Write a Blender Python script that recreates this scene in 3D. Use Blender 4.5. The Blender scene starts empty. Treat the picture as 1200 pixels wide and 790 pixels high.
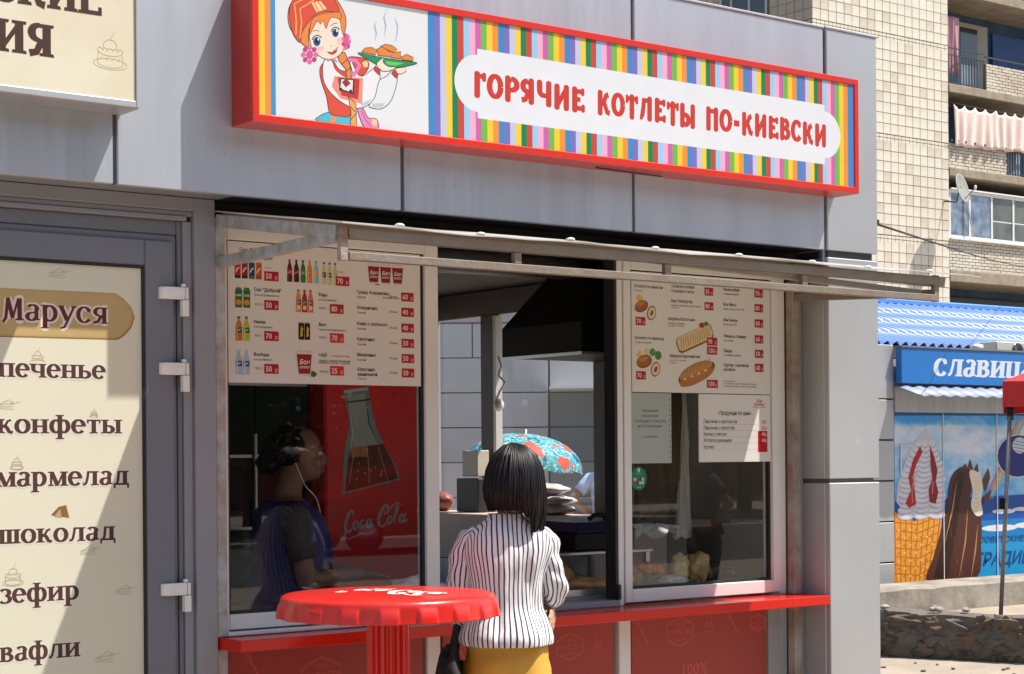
import bpy, bmesh, math, random
from math import sin, cos, pi, radians
from mathutils import Vector, Matrix, noise
from mathutils.geometry import tessellate_polygon
random.seed(7)
S = bpy.context.scene
COL = S.collection

# ------------------------------------------------------------------ camera
cd = bpy.data.cameras.new('camera'); cam = bpy.data.objects.new('camera', cd); COL.objects.link(cam)
_f, _s = 2100.0, 0.0077
_yaw = math.atan2(_f, 2770.0)
FW = Vector((sin(_yaw), cos(_yaw), 0)); RT = Vector((cos(_yaw), -sin(_yaw), 0)); UP = Vector((0, 0, 1))
_c = math.sqrt(1 - _s * _s)
cx, cy, cz = _c * RT - _s * UP, _s * RT + _c * UP, -FW
cam.matrix_world = Matrix(((cx.x, cy.x, cz.x, 0), (cx.y, cy.y, cz.y, -5.2), (cx.z, cy.z, cz.z, 1.6), (0, 0, 0, 1)))
cd.sensor_width = 36.0; cd.lens = 36.0 * _f / 1200.0; cd.shift_y = 139.0 / 1200.0
cd.clip_start = 0.1; cd.clip_end = 2000
S.camera = cam
S.view_settings.view_transform = 'Standard'; S.view_settings.look = 'None'
S.view_settings.exposure = 0.68; S.view_settings.gamma = 1

# ------------------------------------------------------------------ sky and sun
SUN_TO = Vector((1.30, -1.0, 3.05)).normalized()
elev = math.asin(SUN_TO.z); azi = math.atan2(SUN_TO.x, SUN_TO.y)
w = bpy.data.worlds.new("World"); S.world = w; w.use_nodes = True
nt = w.node_tree; bg = nt.nodes['Background']
sky = nt.nodes.new('ShaderNodeTexSky'); sky.sky_type = 'NISHITA'; sky.sun_disc = False
sky.sun_elevation = elev; sky.sun_rotation = azi; sky.air_density = 1.0; sky.dust_density = 2.0; sky.ozone_density = 1.0
nt.links.new(sky.outputs[0], bg.inputs[0]); bg.inputs[1].default_value = 0.115
sd = bpy.data.lights.new('sun', 'SUN'); sd.energy = 4.9; sd.angle = radians(0.55); sd.color = (1.0, 0.955, 0.88)
so = bpy.data.objects.new('sun', sd); COL.objects.link(so)
so.rotation_euler = (-SUN_TO).to_track_quat('-Z', 'Y').to_euler()
so.location = (6, -6, 12)

# ------------------------------------------------------------------ materials
MATS = {}
def sl(c):  # sRGB 0-255 -> linear
    return tuple(((x / 255.0) / 12.92 if x / 255.0 <= .04045 else ((x / 255.0 + .055) / 1.055) ** 2.4) for x in c)
def mat(name, col, rough=.5, metal=0.0, var=.12, vscale=3.0, bump=0.0, bscale=60.0, spec=.5, col2=None, coat=0.0, stretch=None, alpha=None, detail=5):
    """principled material with object-space noise mottling between col and col2, and fine relief"""
    if name in MATS: return MATS[name]
    m = bpy.data.materials.new(name); m.use_nodes = True; t = m.node_tree; b = t.nodes['Principled BSDF']
    b.inputs['Roughness'].default_value = rough; b.inputs['Metallic'].default_value = metal
    b.inputs['Specular IOR Level'].default_value = spec; b.inputs['Coat Weight'].default_value = coat
    tc = t.nodes.new('ShaderNodeTexCoord'); mp = t.nodes.new('ShaderNodeMapping')
    t.links.new(tc.outputs['Object'], mp.inputs[0])
    if stretch: mp.inputs['Scale'].default_value = stretch
    n = t.nodes.new('ShaderNodeTexNoise'); n.inputs['Scale'].default_value = vscale; n.inputs['Detail'].default_value = detail
    n.inputs['Roughness'].default_value = .62
    t.links.new(mp.outputs[0], n.inputs['Vector'])
    r = t.nodes.new('ShaderNodeValToRGB'); r.color_ramp.elements[0].position = .36; r.color_ramp.elements[1].position = .66
    c2 = col2 if col2 else tuple(x * (1 - var) for x in col)
    r.color_ramp.elements[0].color = (*c2, 1); r.color_ramp.elements[1].color = (*col, 1)
    t.links.new(n.outputs[0], r.inputs[0]); t.links.new(r.outputs[0], b.inputs['Base Color'])
    if bump:
        n2 = t.nodes.new('ShaderNodeTexNoise'); n2.inputs['Scale'].default_value = bscale; n2.inputs['Detail'].default_value = 4
        t.links.new(mp.outputs[0], n2.inputs['Vector'])
        bp = t.nodes.new('ShaderNodeBump'); bp.inputs['Strength'].default_value = bump; bp.inputs['Distance'].default_value = .01
        t.links.new(n2.outputs[0], bp.inputs['Height']); t.links.new(bp.outputs[0], b.inputs['Normal'])
    MATS[name] = m; return m
def inks(c):
    k = 'ink_%d_%d_%d' % c
    return mat(k, tuple(x * .80 for x in sl(c)), rough=.45, var=.05, vscale=9, spec=.3)

acp = mat('grey blue composite panel', (.50, .53, .575), rough=.42, metal=.45, var=.12, vscale=2.2, spec=.4, bump=.12, bscale=1.6, stretch=(3, 3, .6), detail=9)
acp_b = mat('grey composite panel with streaks', (.48, .51, .555), rough=.44, metal=.45, var=.17, vscale=2.4, stretch=(6, 6, .45), bump=.12, bscale=1.2, detail=9, spec=.4)
acp_g = mat('pale grey composite panel', (.50, .515, .53), rough=.42, metal=.5, var=.10, vscale=1.7, bump=.10, bscale=1.5, detail=9, spec=.4)
dark_gap = mat('dark joint', (.045, .048, .055), rough=.7)
joint_grey = mat('grey joint profile', (.10, .105, .125), rough=.5)
door_grey = mat('grey powder coated door profile', (.165, .175, .205), rough=.5, var=.07, bump=.05, bscale=300)
door_grey_l = mat('lighter grey aluminium profile', (.26, .265, .29), rough=.42, var=.06)
pvc = mat('white window profile', (.70, .69, .67), rough=.35, var=.05, vscale=4)
pvc_brown = mat('brown window lamination', (.055, .036, .031), rough=.45)
rubber = mat('black rubber gasket', (.012, .012, .013), rough=.6)
rust = mat('rusty painted steel', (.40, .37, .31), rough=.6, col2=(.20, .10, .055), vscale=14, bump=.3, bscale=70, detail=8)
rust_blue = mat('chipped blue grey painted steel', (.40, .435, .46), rough=.55, col2=(.30, .25, .20), vscale=16, bump=.25, bscale=70, detail=9)
rust_dark = mat('brown rusty post', (.23, .16, .12), rough=.75, col2=(.36, .33, .29), vscale=9, bump=.3, bscale=90)
red_gloss = mat('glossy red shelf laminate', (.58, .014, .006), rough=.2, var=.06, coat=.1, spec=.35)
red_sign = mat('red sign profile', (.60, .025, .012), rough=.32, var=.06, vscale=4)
red_sign_d = mat('dark red sign side', (.42, .018, .012), rough=.35, var=.1)
red_table = mat('weathered red plastic', (.64, .016, .011), rough=.27, col2=(.50, .030, .022), vscale=5, detail=12, coat=.15, spec=.4, bump=.08, bscale=130)
white_pl = mat('white plastic', (.76, .75, .72), rough=.35, var=.04)
steel = mat('stainless steel', (.55, .55, .55), rough=.28, metal=.9)
black_mt = mat('black enamel', (.008, .008, .009), rough=.6, spec=.2)
grill_blue = mat('dark blue enamel lid', (.018, .024, .06), rough=.35)
beige = mat('beige laminate', (.76, .57, .45), rough=.5, var=.06)
int_wall = mat('interior pale panel', (.62, .61, .62), rough=.5, var=.05)
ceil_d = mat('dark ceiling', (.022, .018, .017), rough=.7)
floor_t = mat('grey floor tiles', (.40, .38, .35), rough=.5, var=.2)
asphalt = mat('worn dusty paving', (.34, .29, .235), rough=.9, col2=(.25, .21, .17), vscale=1.6, bump=.4, bscale=90, detail=10)
concrete = mat('weathered concrete', (.36, .33, .29), rough=.9, col2=(.23, .21, .18), vscale=4, bump=.5, bscale=35, detail=9)
mortar = mat('grey brown mortar', (.14, .12, .10), rough=.95, var=.3, bump=.6, bscale=40)

def glass_mat(name, base=.06, tint=(.93, .95, .95), rough=0.0):
    m = bpy.data.materials.new(name); m.use_nodes = True; t = m.node_tree
    for n in list(t.nodes):
        if n.type != 'OUTPUT_MATERIAL': t.nodes.remove(n)
    out = [n for n in t.nodes if n.type == 'OUTPUT_MATERIAL'][0]
    tr = t.nodes.new('ShaderNodeBsdfTransparent'); tr.inputs[0].default_value = (*tint, 1)
    gl = t.nodes.new('ShaderNodeBsdfGlossy'); gl.inputs['Roughness'].default_value = rough; gl.inputs['Color'].default_value = (1, 1, 1, 1)
    lw = t.nodes.new('ShaderNodeLayerWeight'); lw.inputs[0].default_value = .5
    p = t.nodes.new('ShaderNodeMath'); p.operation = 'POWER'; p.inputs[1].default_value = 4.5
    a = t.nodes.new('ShaderNodeMath'); a.operation = 'MULTIPLY_ADD'; a.inputs[1].default_value = .9; a.inputs[2].default_value = base
    t.links.new(lw.outputs['Facing'], p.inputs[0]); t.links.new(p.outputs[0], a.inputs[0])
    mx = t.nodes.new('ShaderNodeMixShader'); t.links.new(a.outputs[0], mx.inputs[0]); t.links.new(tr.outputs[0], mx.inputs[1]); t.links.new(gl.outputs[0], mx.inputs[2])
    t.links.new(mx.outputs[0], out.inputs[0]); return m
glass = glass_mat('window glass', .036, (.97, .98, .98))
glass_side = glass_mat('side window glass', .02, (.97, .98, .98))
far_glass = mat('dark far window glass', (.03, .035, .045), rough=.08, spec=.9)

# ------------------------------------------------------------------ objects
ORG = {}
def tag(o, label=None, cat=None, group=None, kind=None):
    if label: o['label'] = label
    if cat: o['category'] = cat
    if group: o['group'] = group
    if kind: o['kind'] = kind
    return o
def thing(name, label, cat, loc=(0, 0, 0), group=None):
    o = bpy.data.objects.new(name, None); COL.objects.link(o); o.empty_display_size = .1
    o.location = loc; ORG[o.name] = Vector(loc); return tag(o, label, cat, group)
class MB:
    """collects geometry in world coordinates; build() links it as one object"""
    def __init__(s): s.v = []; s.f = []; s.m = []; s.uv = {}; s.sm = []
    def add(s, vs, fs, m=0, smooth=False):
        b = len(s.v); s.v += [tuple(p) for p in vs]
        for f in fs: s.f.append(tuple(i + b for i in f)); s.m.append(m); s.sm.append(smooth)
        return b
    def box(s, x0, x1, y0, y1, z0, z1, m=0):
        s.add([(x0, y0, z0), (x1, y0, z0), (x1, y1, z0), (x0, y1, z0), (x0, y0, z1), (x1, y0, z1), (x1, y1, z1), (x0, y1, z1)],
              [(0, 3, 2, 1), (4, 5, 6, 7), (0, 1, 5, 4), (1, 2, 6, 5), (2, 3, 7, 6), (3, 0, 4, 7)], m); return s
    def bar(s, a, b, w, h, m=0, up=(0, 0, 1)):
        a, b = Vector(a), Vector(b); d = (b - a).normalized(); u = Vector(up)
        r = d.cross(u).normalized(); u = r.cross(d).normalized(); v = []
        for p in (a, b):
            for i, j in ((-1, -1), (1, -1), (1, 1), (-1, 1)): v.append(p + r * i * w / 2 + u * j * h / 2)
        s.add(v, [(0, 1, 2, 3), (7, 6, 5, 4), (0, 4, 5, 1), (1, 5, 6, 2), (2, 6, 7, 3), (3, 7, 4, 0)], m); return s
    def prism(s, pts, y0, y1, m=0):
        """polygon in x,z extruded along y"""
        n = len(pts); v = [(x, y0, z) for x, z in pts] + [(x, y1, z) for x, z in pts]
        tri = tessellate_polygon([[Vector((x, z, 0)) for x, z in pts]])
        f = [tuple(t) for t in tri] + [tuple(n + i for i in reversed(t)) for t in tri]
        f += [(i, (i + 1) % n, n + (i + 1) % n, n + i) for i in range(n)]
        s.add(v, f, m); return s
    def rings(s, rs, m=0, cap=True, smooth=True, closed=True):
        n = len(rs[0]); v = [p for r in rs for p in r]; f = []
        for k in range(len(rs) - 1):
            for i in range(n if closed else n - 1):
                j = (i + 1) % n; f.append((k * n + i, k * n + j, (k + 1) * n + j, (k + 1) * n + i))
        if cap: f.append(tuple(range(n - 1, -1, -1))); f.append(tuple((len(rs) - 1) * n + i for i in range(n)))
        return s.add(v, f, m, smooth)
    def tube(s, pts, rad, n=8, m=0, smooth=True, cap=True):
        pts = [Vector(p) for p in pts]; rs = []
        if not hasattr(rad, '__len__'): rad = [rad] * len(pts)
        pu = None
        for k, p in enumerate(pts):
            d = (pts[min(k + 1, len(pts) - 1)] - pts[max(k - 1, 0)]).normalized()
            if pu is None: pu = Vector((0, 0, 1)) if abs(d.z) < .9 else Vector((1, 0, 0))
            r = d.cross(pu).normalized(); pu = r.cross(d).normalized()
            rs.append([p + (r * cos(a) + pu * sin(a)) * rad[k] for a in [2 * pi * i / n for i in range(n)]])
        s.rings(rs, m, cap, smooth); return s
    def lathe(s, prof, c=(0, 0, 0), n=24, m=0, smooth=True, axis='z'):
        rs = []
        for r, z in prof:
            rs.append([(c[0] + r * cos(2 * pi * i / n), c[1] + r * sin(2 * pi * i / n), c[2] + z) for i in range(n)])
        s.rings(rs, m, True, smooth); return s
    def ell(s, c, r, n=14, k=9, m=0, rot=None, noise_a=0, seed=0):
        vs = []; fs = []
        for j in range(k + 1):
            th = pi * j / k
            for i in range(n):
                ph = 2 * pi * i / n; d = Vector((sin(th) * cos(ph), sin(th) * sin(ph), cos(th)))
                q = 1 + (noise_a * noise.noise(d * 2.3 + Vector((seed, seed * 1.7, 0))) if noise_a else 0)
                p = Vector((d.x * r[0], d.y * r[1], d.z * r[2])) * q
                if rot: p = rot @ p
                vs.append(p + Vector(c))
        for j in range(k):
            for i in range(n):
                i2 = (i + 1) % n; fs.append((j * n + i, (j + 1) * n + i, (j + 1) * n + i2, j * n + i2))
        s.add(vs, fs, m, True); return s
    def build(s, name, mats, parent=None, kind=None, org=None, bevel=0, label=None, seg=1):
        if not isinstance(mats, (list, tuple)): mats = [mats]
        me = bpy.data.meshes.new(name); o = bpy.data.objects.new(name, me); COL.objects.link(o)
        if parent is not None: O = ORG[parent.name]; o.parent = parent
        else:
            if org is None and s.v:
                xs = [p[0] for p in s.v]; ys = [p[1] for p in s.v]; zs = [p[2] for p in s.v]
                org = ((min(xs) + max(xs)) / 2, (min(ys) + max(ys)) / 2, min(zs))
            O = Vector(org or (0, 0, 0)); o.location = O
        ORG[o.name] = O
        me.from_pydata([(p[0] - O.x, p[1] - O.y, p[2] - O.z) for p in s.v], [], s.f)
        for mt in mats: me.materials.append(mt)
        me.polygons.foreach_set('material_index', s.m); me.polygons.foreach_set('use_smooth', s.sm)
        if s.uv:
            ul = me.uv_layers.new(name='UVMap')
            for lp in me.loops: ul.data[lp.index].uv = s.uv.get(lp.vertex_index, (0, 0))
        me.update()
        if bevel:
            b = o.modifiers.new('bevel', 'BEVEL'); b.width = bevel; b.segments = seg; b.limit_method = 'ANGLE'; b.harden_normals = False
        if kind: o['kind'] = kind
        if label: o['label'] = label
        return o
def boxo(name, x0, x1, y0, y1, z0, z1, m, parent=None, bevel=.0025, kind=None, label=None):
    return MB().box(x0, x1, y0, y1, z0, z1).build(name, m, parent, kind, bevel=bevel, label=label)

# ------------------------------------------------------------------ flat print (posters, lettering)
def arc(cx, cy, rx, ry, a0, a1, n=None):
    n = n or max(4, int(abs(a1 - a0) / 18)); return [(cx + rx * cos(radians(a0 + (a1 - a0) * i / n)), cy + ry * sin(radians(a0 + (a1 - a0) * i / n))) for i in range(n + 1)]
def ribbon(pts, wf):
    """quads along a polyline; wf(direction, t) gives the width"""
    L = []; R = []; n = len(pts)
    for i, p in enumerate(pts):
        a = pts[max(i - 1, 0)]; b = pts[min(i + 1, n - 1)]; dx, dy = b[0] - a[0], b[1] - a[1]; l = math.hypot(dx, dy) or 1e-9
        dx /= l; dy /= l; h = wf((dx, dy), i / max(n - 1, 1)) / 2; L.append((p[0] - dy * h, p[1] + dx * h)); R.append((p[0] + dy * h, p[1] - dx * h))
    return [[L[i], R[i], R[i + 1], L[i + 1]] for i in range(n - 1)]
def glyph(ch, T, t, sf, sr):
    """serif / brush alphabet: list of polygons-groups in x-height units, and an advance width"""
    G = []
    def nib(d, k): return t + (T - t) * abs(d[1]) ** 1.3
    def P(pts, w=None): G.append(ribbon(pts, (lambda d, k: w) if w else nib))
    def V(x, y0=0, y1=1, s='bt', w=None):
        w = w or T; G.append([[(x - w / 2, y0), (x + w / 2, y0), (x + w / 2, y1), (x - w / 2, y1)]])
        if sf:
            if 'b' in s: G.append([[(x - w / 2 - sr, y0), (x + w / 2 + sr, y0), (x + w / 2 + sr * .8, y0 + t * .8), (x - w / 2 - sr * .8, y0 + t * .8)]])
            if 't' in s: G.append([[(x - w / 2 - sr, y1), (x + w / 2 + sr, y1), (x + w / 2 + sr * .8, y1 - t * .8), (x - w / 2 - sr * .8, y1 - t * .8)]])
        elif not sf:
            G.append([arc(x, y0, w / 2, w / 3, 180, 360, 6)]); G.append([arc(x, y1, w / 2, w / 3, 0, 180, 6)])
    def H(x0, x1, y, w=None):
        w = w or t; G.append([[(x0, y - w / 2), (x1, y - w / 2), (x1, y + w / 2), (x0, y + w / 2)]])
    W = 1.0
    if ch in 'пП': V(.22); V(.78); H(.22, .78, 1 - t / 2)
    elif ch in 'нН': V(.22); V(.78); H(.22, .78, .5)
    elif ch in 'иИ': V(.22); V(.80); P([(.24, .12), (.78, .88)], t * 1.2); W = 1.02
    elif ch in 'лЛ': V(.76); P([(.06, .08), (.16, .07), (.24, .2), (.32, .6), (.36, .97)], t * 1.35); H(.3, .8, 1 - t / 2)
    elif ch in 'м': V(.98); V(.2, w=t * 1.1); P([(.24, .97), (.58, .03)], T * .95); P([(.58, .03), (.94, .95)], t * 1.1); W = 1.18
    elif ch in 'тТ': V(.45, s='b'); H(.06, .84, 1 - t / 2); V(.1, .72, 1, '', t * .9); V(.8, .72, 1, '', t * .9); W = .9
    elif ch in 'шШ': V(.2); V(.62); V(1.04); H(.2, 1.04, t / 2); W = 1.26
    elif ch in 'цЦ': V(.22, s='t'); V(.78, s='t'); H(.1, .98, t / 2); V(.97, -.25, .08, '', t); W = 1.06
    elif ch in 'дД': V(.74, 0, 1, 't'); P([(.22, .05), (.3, .3), (.36, .97)], t * 1.4); H(.3, .8, 1 - t / 2); H(.04, .98, .06, t * 1.2); V(.09, -.24, .1, '', t); V(.93, -.24, .1, '', t); W = 1.04
    elif ch in 'кК': V(.22); P([(.3, .48), (.5, .58), (.62, .85), (.8, .93)], t * 1.3); P([(.38, .52), (.56, .42), (.7, .1), (.9, .05)], T * .85); W = .96
    elif ch in 'ьЬ': V(.22); P(arc(.42, .29, .32, .25, 90, -90)); H(.22, .44, .54); H(.22, .44, t / 2); W = .88
    elif ch in 'ыЫ': V(.2); P(arc(.38, .29, .28, .25, 90, -90)); H(.2, .4, .54); H(.2, .4, t / 2); V(.98); W = 1.2
    elif ch in 'вВ': V(.22); P(arc(.42, .28, .32, .24, 90, -90)); P(arc(.4, .76, .26, .2, 90, -90)); H(.22, .44, .53); H(.22, .44, t / 2); H(.22, .42, 1 - t / 2); W = .9
    elif ch in 'чЧ': V(.76); V(.2, .62, 1, 't'); P(arc(.46, .64, .26, .24, 180, 280)); H(.44, .76, .4); W = .98
    elif ch in 'зЗ': P(arc(.34, .74, .26, .22, 150, -80)); P(arc(.34, .28, .30, .25, 85, -150)); W = .74
    elif ch in 'сС': P(arc(.46, .5, .33, .46, 40, 325)); G.append([arc(.70, .78, .11, .11, 0, 360, 12)]); W = .86
    elif ch in 'оО': P(arc(.46, .5, .33, .46, 0, 360)); W = .92
    elif ch == 'е': P(arc(.44, .5, .31, .46, 0, 320)); H(.16, .74, .54); W = .86
    elif ch == 'а': V(.62, .05, .75, 'b', T * .9); P(arc(.42, .72, .24, .24, 150, -10)); P(arc(.36, .26, .22, .22, 80, 340)); H(.36, .62, .5); W = .84
    elif ch == 'р': V(.22, -.42, 1); P(arc(.46, .5, .32, .45, 150, -150)); W = .94
    elif ch in 'фФ': V(.62, -.42, 1.32); P(arc(.4, .5, .26, .44, 40, 320)); P(arc(.84, .5, .26, .44, 140, -140)); W = 1.24
    elif ch in 'уУ': P([(.12, .95), (.45, .12)], T); P([(.82, .95), (.45, .05), (.3, -.3), (.1, -.36)], t * 1.3); H(-.02, .3, 1 - t / 2); H(.66, .96, 1 - t / 2); W = .9
    elif ch in 'яЯ': V(.68); P(arc(.46, .72, .28, .24, 90, 270)); H(.44, .68, 1 - t / 2); H(.44, .68, .47); P([(.5, .46), (.34, .12), (.1, .06)], T * .8); W = .92
    elif ch == 'Р': V(.22); P(arc(.42, .72, .34, .26, 90, -90)); H(.22, .44, 1 - t / 2); H(.22, .44, .46); W = .88
    elif ch == 'Е': V(.24); H(.24, .74, 1 - t / 2); H(.24, .6, .52); H(.24, .76, t / 2); V(.74, .78, 1, '', t); V(.77, 0, .24, '', t); W = .88
    elif ch == 'Г': V(.22); H(.22, .64, 1 - t / 2); V(.62, .74, 1, '', t * 1.1); W = .74
    elif ch == 'М': P([(.05, -.1), (.2, .1), (.3, 1.0)], T * .7); P([(.3, 1.0), (.56, .1)], T * .9); P([(.56, .1), (.86, 1.0)], t * 1.2); V(.92, 0, 1, 'b'); W = 1.16
    elif ch == '-': H(.08, .5, .45, t * 1.4); W = .56
    else: W = .5
    return G, W
class Print:
    """flat print lying just proud of a board. mp maps art (a, b) to (x, z); the board faces -y at plane y"""
    def __init__(s, y, mp=None, step=.000005): s.mb = MB(); s.y = y; s.k = 0; s.step = step; s.mats = []; s.mp = mp or (lambda a, b: (a, b))
    def mi(s, c):
        if c not in s.mats: s.mats.append(c)
        return s.mats.index(c)
    def lay(s): s.k += 1; return s.y - .0003 - s.k * s.step
    def poly(s, pts, c):
        y = s.lay(); q = [s.mp(*p) for p in pts]
        tr = tessellate_polygon([[Vector((a, b, 0)) for a, b in q]])
        s.mb.add([(a, y, b) for a, b in q], [s._o(q, t) for t in tr], s.mi(c))
    def _o(s, q, t):
        a, b, c = (q[i] for i in t)
        return tuple(t) if (b[0] - a[0]) * (c[1] - a[1]) - (b[1] - a[1]) * (c[0] - a[0]) > 0 else tuple(reversed(t))
    def quads(s, qs, c):
        y = s.lay()
        for q in qs:
            q = [s.mp(*p) for p in q]
            if len(q) == 4:
                f = [(0, 1, 2, 3)]
                if (q[1][0] - q[0][0]) * (q[2][1] - q[0][1]) - (q[1][1] - q[0][1]) * (q[2][0] - q[0][0]) < 0: f = [(3, 2, 1, 0)]
            else: f = [s._o(q, t) for t in tessellate_polygon([[Vector((a, b, 0)) for a, b in q]])]
            s.mb.add([(a, y, b) for a, b in q], f, s.mi(c))
    def rect(s, a0, b0, a1, b1, c): s.quads([[(a0, b0), (a1, b0), (a1, b1), (a0, b1)]], c)
    def line(s, pts, w, c, taper=False): s.quads(ribbon(pts, (lambda d, k: w * (1 - abs(2 * k - 1) ** 2 * .85)) if taper else (lambda d, k: w)), c)
    def ell(s, cx, cy, rx, ry, c, a0=0, a1=360, rot=0, n=20):
        p = arc(0, 0, rx, ry, a0, a1, n); cr, sr_ = cos(radians(rot)), sin(radians(rot))
        s.poly([(cx + x * cr - y * sr_, cy + x * sr_ + y * cr) for x, y in p[:-1] if 1] if a1 - a0 == 360 else [(cx + x * cr - y * sr_, cy + x * sr_ + y * cr) for x, y in p], c)
    def serif(s, text, x0, z0, h, width, c, T=.27, t=.12, sf=True, sr=.11, shear=0, gap=.02, caps=1.0, jig=0, halo=None, hw=.09):
        k_in = s.k; s._serif(text, x0, z0, h, width, c, T, t, sf, sr, shear, gap, caps, jig, halo, hw); s.k = k_in
    def _serif(s, text, x0, z0, h, width, c, T, t, sf, sr, shear, gap, caps, jig, halo, hw):
        """own drawn alphabet, fitted so that the text spans the width"""
        gl = [glyph(ch, T, t, sf, sr) for ch in text]; tot = sum(g[1] + gap for g in gl) - gap; k = width / tot
        passes = ([(halo, hw)] if halo else []) + [(c, 0)]
        rnd = random.Random(3); js = [rnd.uniform(-jig, jig) for _ in text]
        for col, grow in passes:
            x = 0
            for i, (G, W) in enumerate(gl):
                sc = caps if (i == 0 and caps != 1) else 1.0
                if grow: GG, _ = glyph(text[i], T + grow * 2, t + grow * 2, False, 0)
                else: GG = G
                for qs in GG:
                    s.quads([[(x0 + k * (x + a + shear * b), z0 + h * (b * sc + js[i])) for a, b in q] for q in qs], col)
                x += W + gap
    def sans(s, text, x0, z0, h, c, align='L', bold=0, xs=1.0, shear=0):
        me, wdt = text_mesh(text, bold); y = s.lay(); k = h / .73
        ox = {'L': 0, 'C': -wdt / 2, 'R': -wdt}[align] * k * xs
        s.mb.add([(*_ins(s.mp(x0 + ox + p[0] * k * xs + shear * p[1] * k, z0 + p[1] * k), y),) for p in me[0]], me[1], s.mi(c))
    def build(s, name, parent=None, kind=None, org=None):
        return s.mb.build(name, [inks(c) if isinstance(c, tuple) else c for c in s.mats], parent, kind, org=org)
def _ins(q, y): return (q[0], y, q[1])
_TM = {}
def text_mesh(text, bold):
    if (text, bold) in _TM: return _TM[(text, bold)]
    cu = bpy.data.curves.new('t', 'FONT'); cu.body = text; cu.resolution_u = 2; cu.offset = bold
    o = bpy.data.objects.new('t', cu); COL.objects.link(o)
    dg = bpy.context.evaluated_depsgraph_get(); dg.update(); me = bpy.data.meshes.new_from_object(o.evaluated_get(dg))
    v = [tuple(p.co) for p in me.vertices]; f = [tuple(p.vertices) for p in me.polygons]
    f = [t if _cr(v, t) > 0 else tuple(reversed(t)) for t in f]
    wd = max([p[0] for p in v] or [0]); bpy.data.objects.remove(o); bpy.data.curves.remove(cu); bpy.data.meshes.remove(me)
    _TM[(text, bold)] = ((v, f), wd); return _TM[(text, bold)]
def _cr(v, t):
    a, b, c = v[t[0]], v[t[1]], v[t[2]]; return (b[0] - a[0]) * (c[1] - a[1]) - (b[1] - a[1]) * (c[0] - a[0])
def bil(p00, p10, p11, p01, u0, v0, u1, v1):
    """art rectangle (v grows downwards) onto a board quad given as (x, z) corners: top-left, top-right, bottom-right, bottom-left"""
    def f(u, v):
        a = (u - u0) / (u1 - u0); b = (v - v0) / (v1 - v0)
        return tuple((p00[i] * (1 - a) + p10[i] * a) * (1 - b) + (p01[i] * (1 - a) + p11[i] * a) * b for i in (0, 1))
    return f

# ================================================================== GROUND
def grid_sheet(x0, x1, y0, y1, z, nx, ny, amp=0):
    m = MB(); v = []
    for j in range(ny + 1):
        for i in range(nx + 1):
            x = x0 + (x1 - x0) * i / nx; y = y0 + (y1 - y0) * j / ny
            v.append((x, y, z + (amp * noise.noise(Vector((x * .8, y * .8, 0))) if amp else 0)))
    m.add(v, [(j * (nx + 1) + i, j * (nx + 1) + i + 1, (j + 1) * (nx + 1) + i + 1, (j + 1) * (nx + 1) + i) for j in range(ny) for i in range(nx)], 0, True); return m
grid_sheet(-400, 400, -400, 400, -.03, 8, 8).build('ground', asphalt, kind='structure')
grid_sheet(-14, 40, -14, 14, 0, 90, 60, .012).build('pavement', mat('dusty asphalt pavement', (.36, .295, .225), rough=.95, col2=(.27, .225, .17), vscale=2.2, bump=.6, bscale=60, detail=12), kind='structure')
grid_sheet(-60, 90, -24, -14.05, -.012, 10, 4).build('road', mat('dark road asphalt', (.075, .072, .07), rough=.9, col2=(.05, .05, .05), vscale=3, bump=.5, bscale=80), kind='structure')

# ================================================================== KIOSK
K = thing('kiosk', 'grey panelled street kiosk with red counter, white framed windows and a protruding right pillar', 'kiosk', (3.6, 1.5, 0))
def kb(name, x0, x1, y0, y1, z0, z1, m, **k): return boxo(name, x0, x1, y0, y1, z0, z1, m, K, **k)
JX = [-.8, .268, 1.334, 2.398, 3.4743, 4.5403, 5.606]
for i in range(6):
    a, b = JX[i], JX[i + 1]
    kb('fascia_panel', a + .0075, b - .0075, 0, .028, 2.456, 3.384, acp if i % 2 else acp_b, bevel=.003)
    kb('joint_strip', a - .0075, a + .0075, .012, .03, 2.46, 3.38, joint_grey, bevel=0)
kb('joint_strip', 5.5985, 5.6165, .012, .03, 2.40, 3.38, joint_grey, bevel=0)
kb('coping', -.81, 5.6, -.004, .24, 3.3845, 3.394, acp_g, bevel=.002)
kb('coping', 5.61, 5.94, -.004, .24, 3.3875, 3.397, acp_g, bevel=.002)
kb('soffit', -.8, 2.82, .03, .122, 2.4565, 2.463, door_grey_l, bevel=0)
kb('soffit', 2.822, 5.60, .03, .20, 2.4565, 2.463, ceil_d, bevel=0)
# pillar
for (z0, z1) in ((2.456, 3.387), (1.4925, 2.425), (.02, 1.474)):
    m = MB().box(5.6185, 5.93, 0, .026, z0, z1); m.box(5.6185, 5.6425, .0275, .172, z0, z1); m.build('pillar_panel', [acp_g], K, bevel=.003)
kb('pillar_joint', 5.63, 5.905, .012, .2, 1.474, 1.4925, joint_grey, bevel=0)
kb('pillar_joint', 5.63, 5.905, .012, .2, 2.425, 2.456, dark_gap, bevel=0)
kb('right_wall', 5.80, 5.932, .19, 1.60, .02, 3.38, acp_g)
kb('right_wall', 5.80, 5.932, 1.601, 3.30, .02, 1.285, acp_g)
kb('right_wall', 5.80, 5.932, 1.601, 3.30, 2.375, 3.38, acp_g)
kb('right_wall', 5.80, 5.932, 3.301, 3.5, .02, 3.38, acp_g)
kb('back_wall', -.8, 2.96, 3.36, 3.5, .02, 3.38, int_wall); kb('back_wall', 5.7, 5.80, 3.36, 3.5, .02, 3.38, int_wall); kb('back_wall', 2.961, 5.699, 3.36, 3.5, .02, 1.08, int_wall); kb('back_wall', 2.961, 5.699, 3.36, 3.5, 2.38, 3.38, int_wall)
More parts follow.
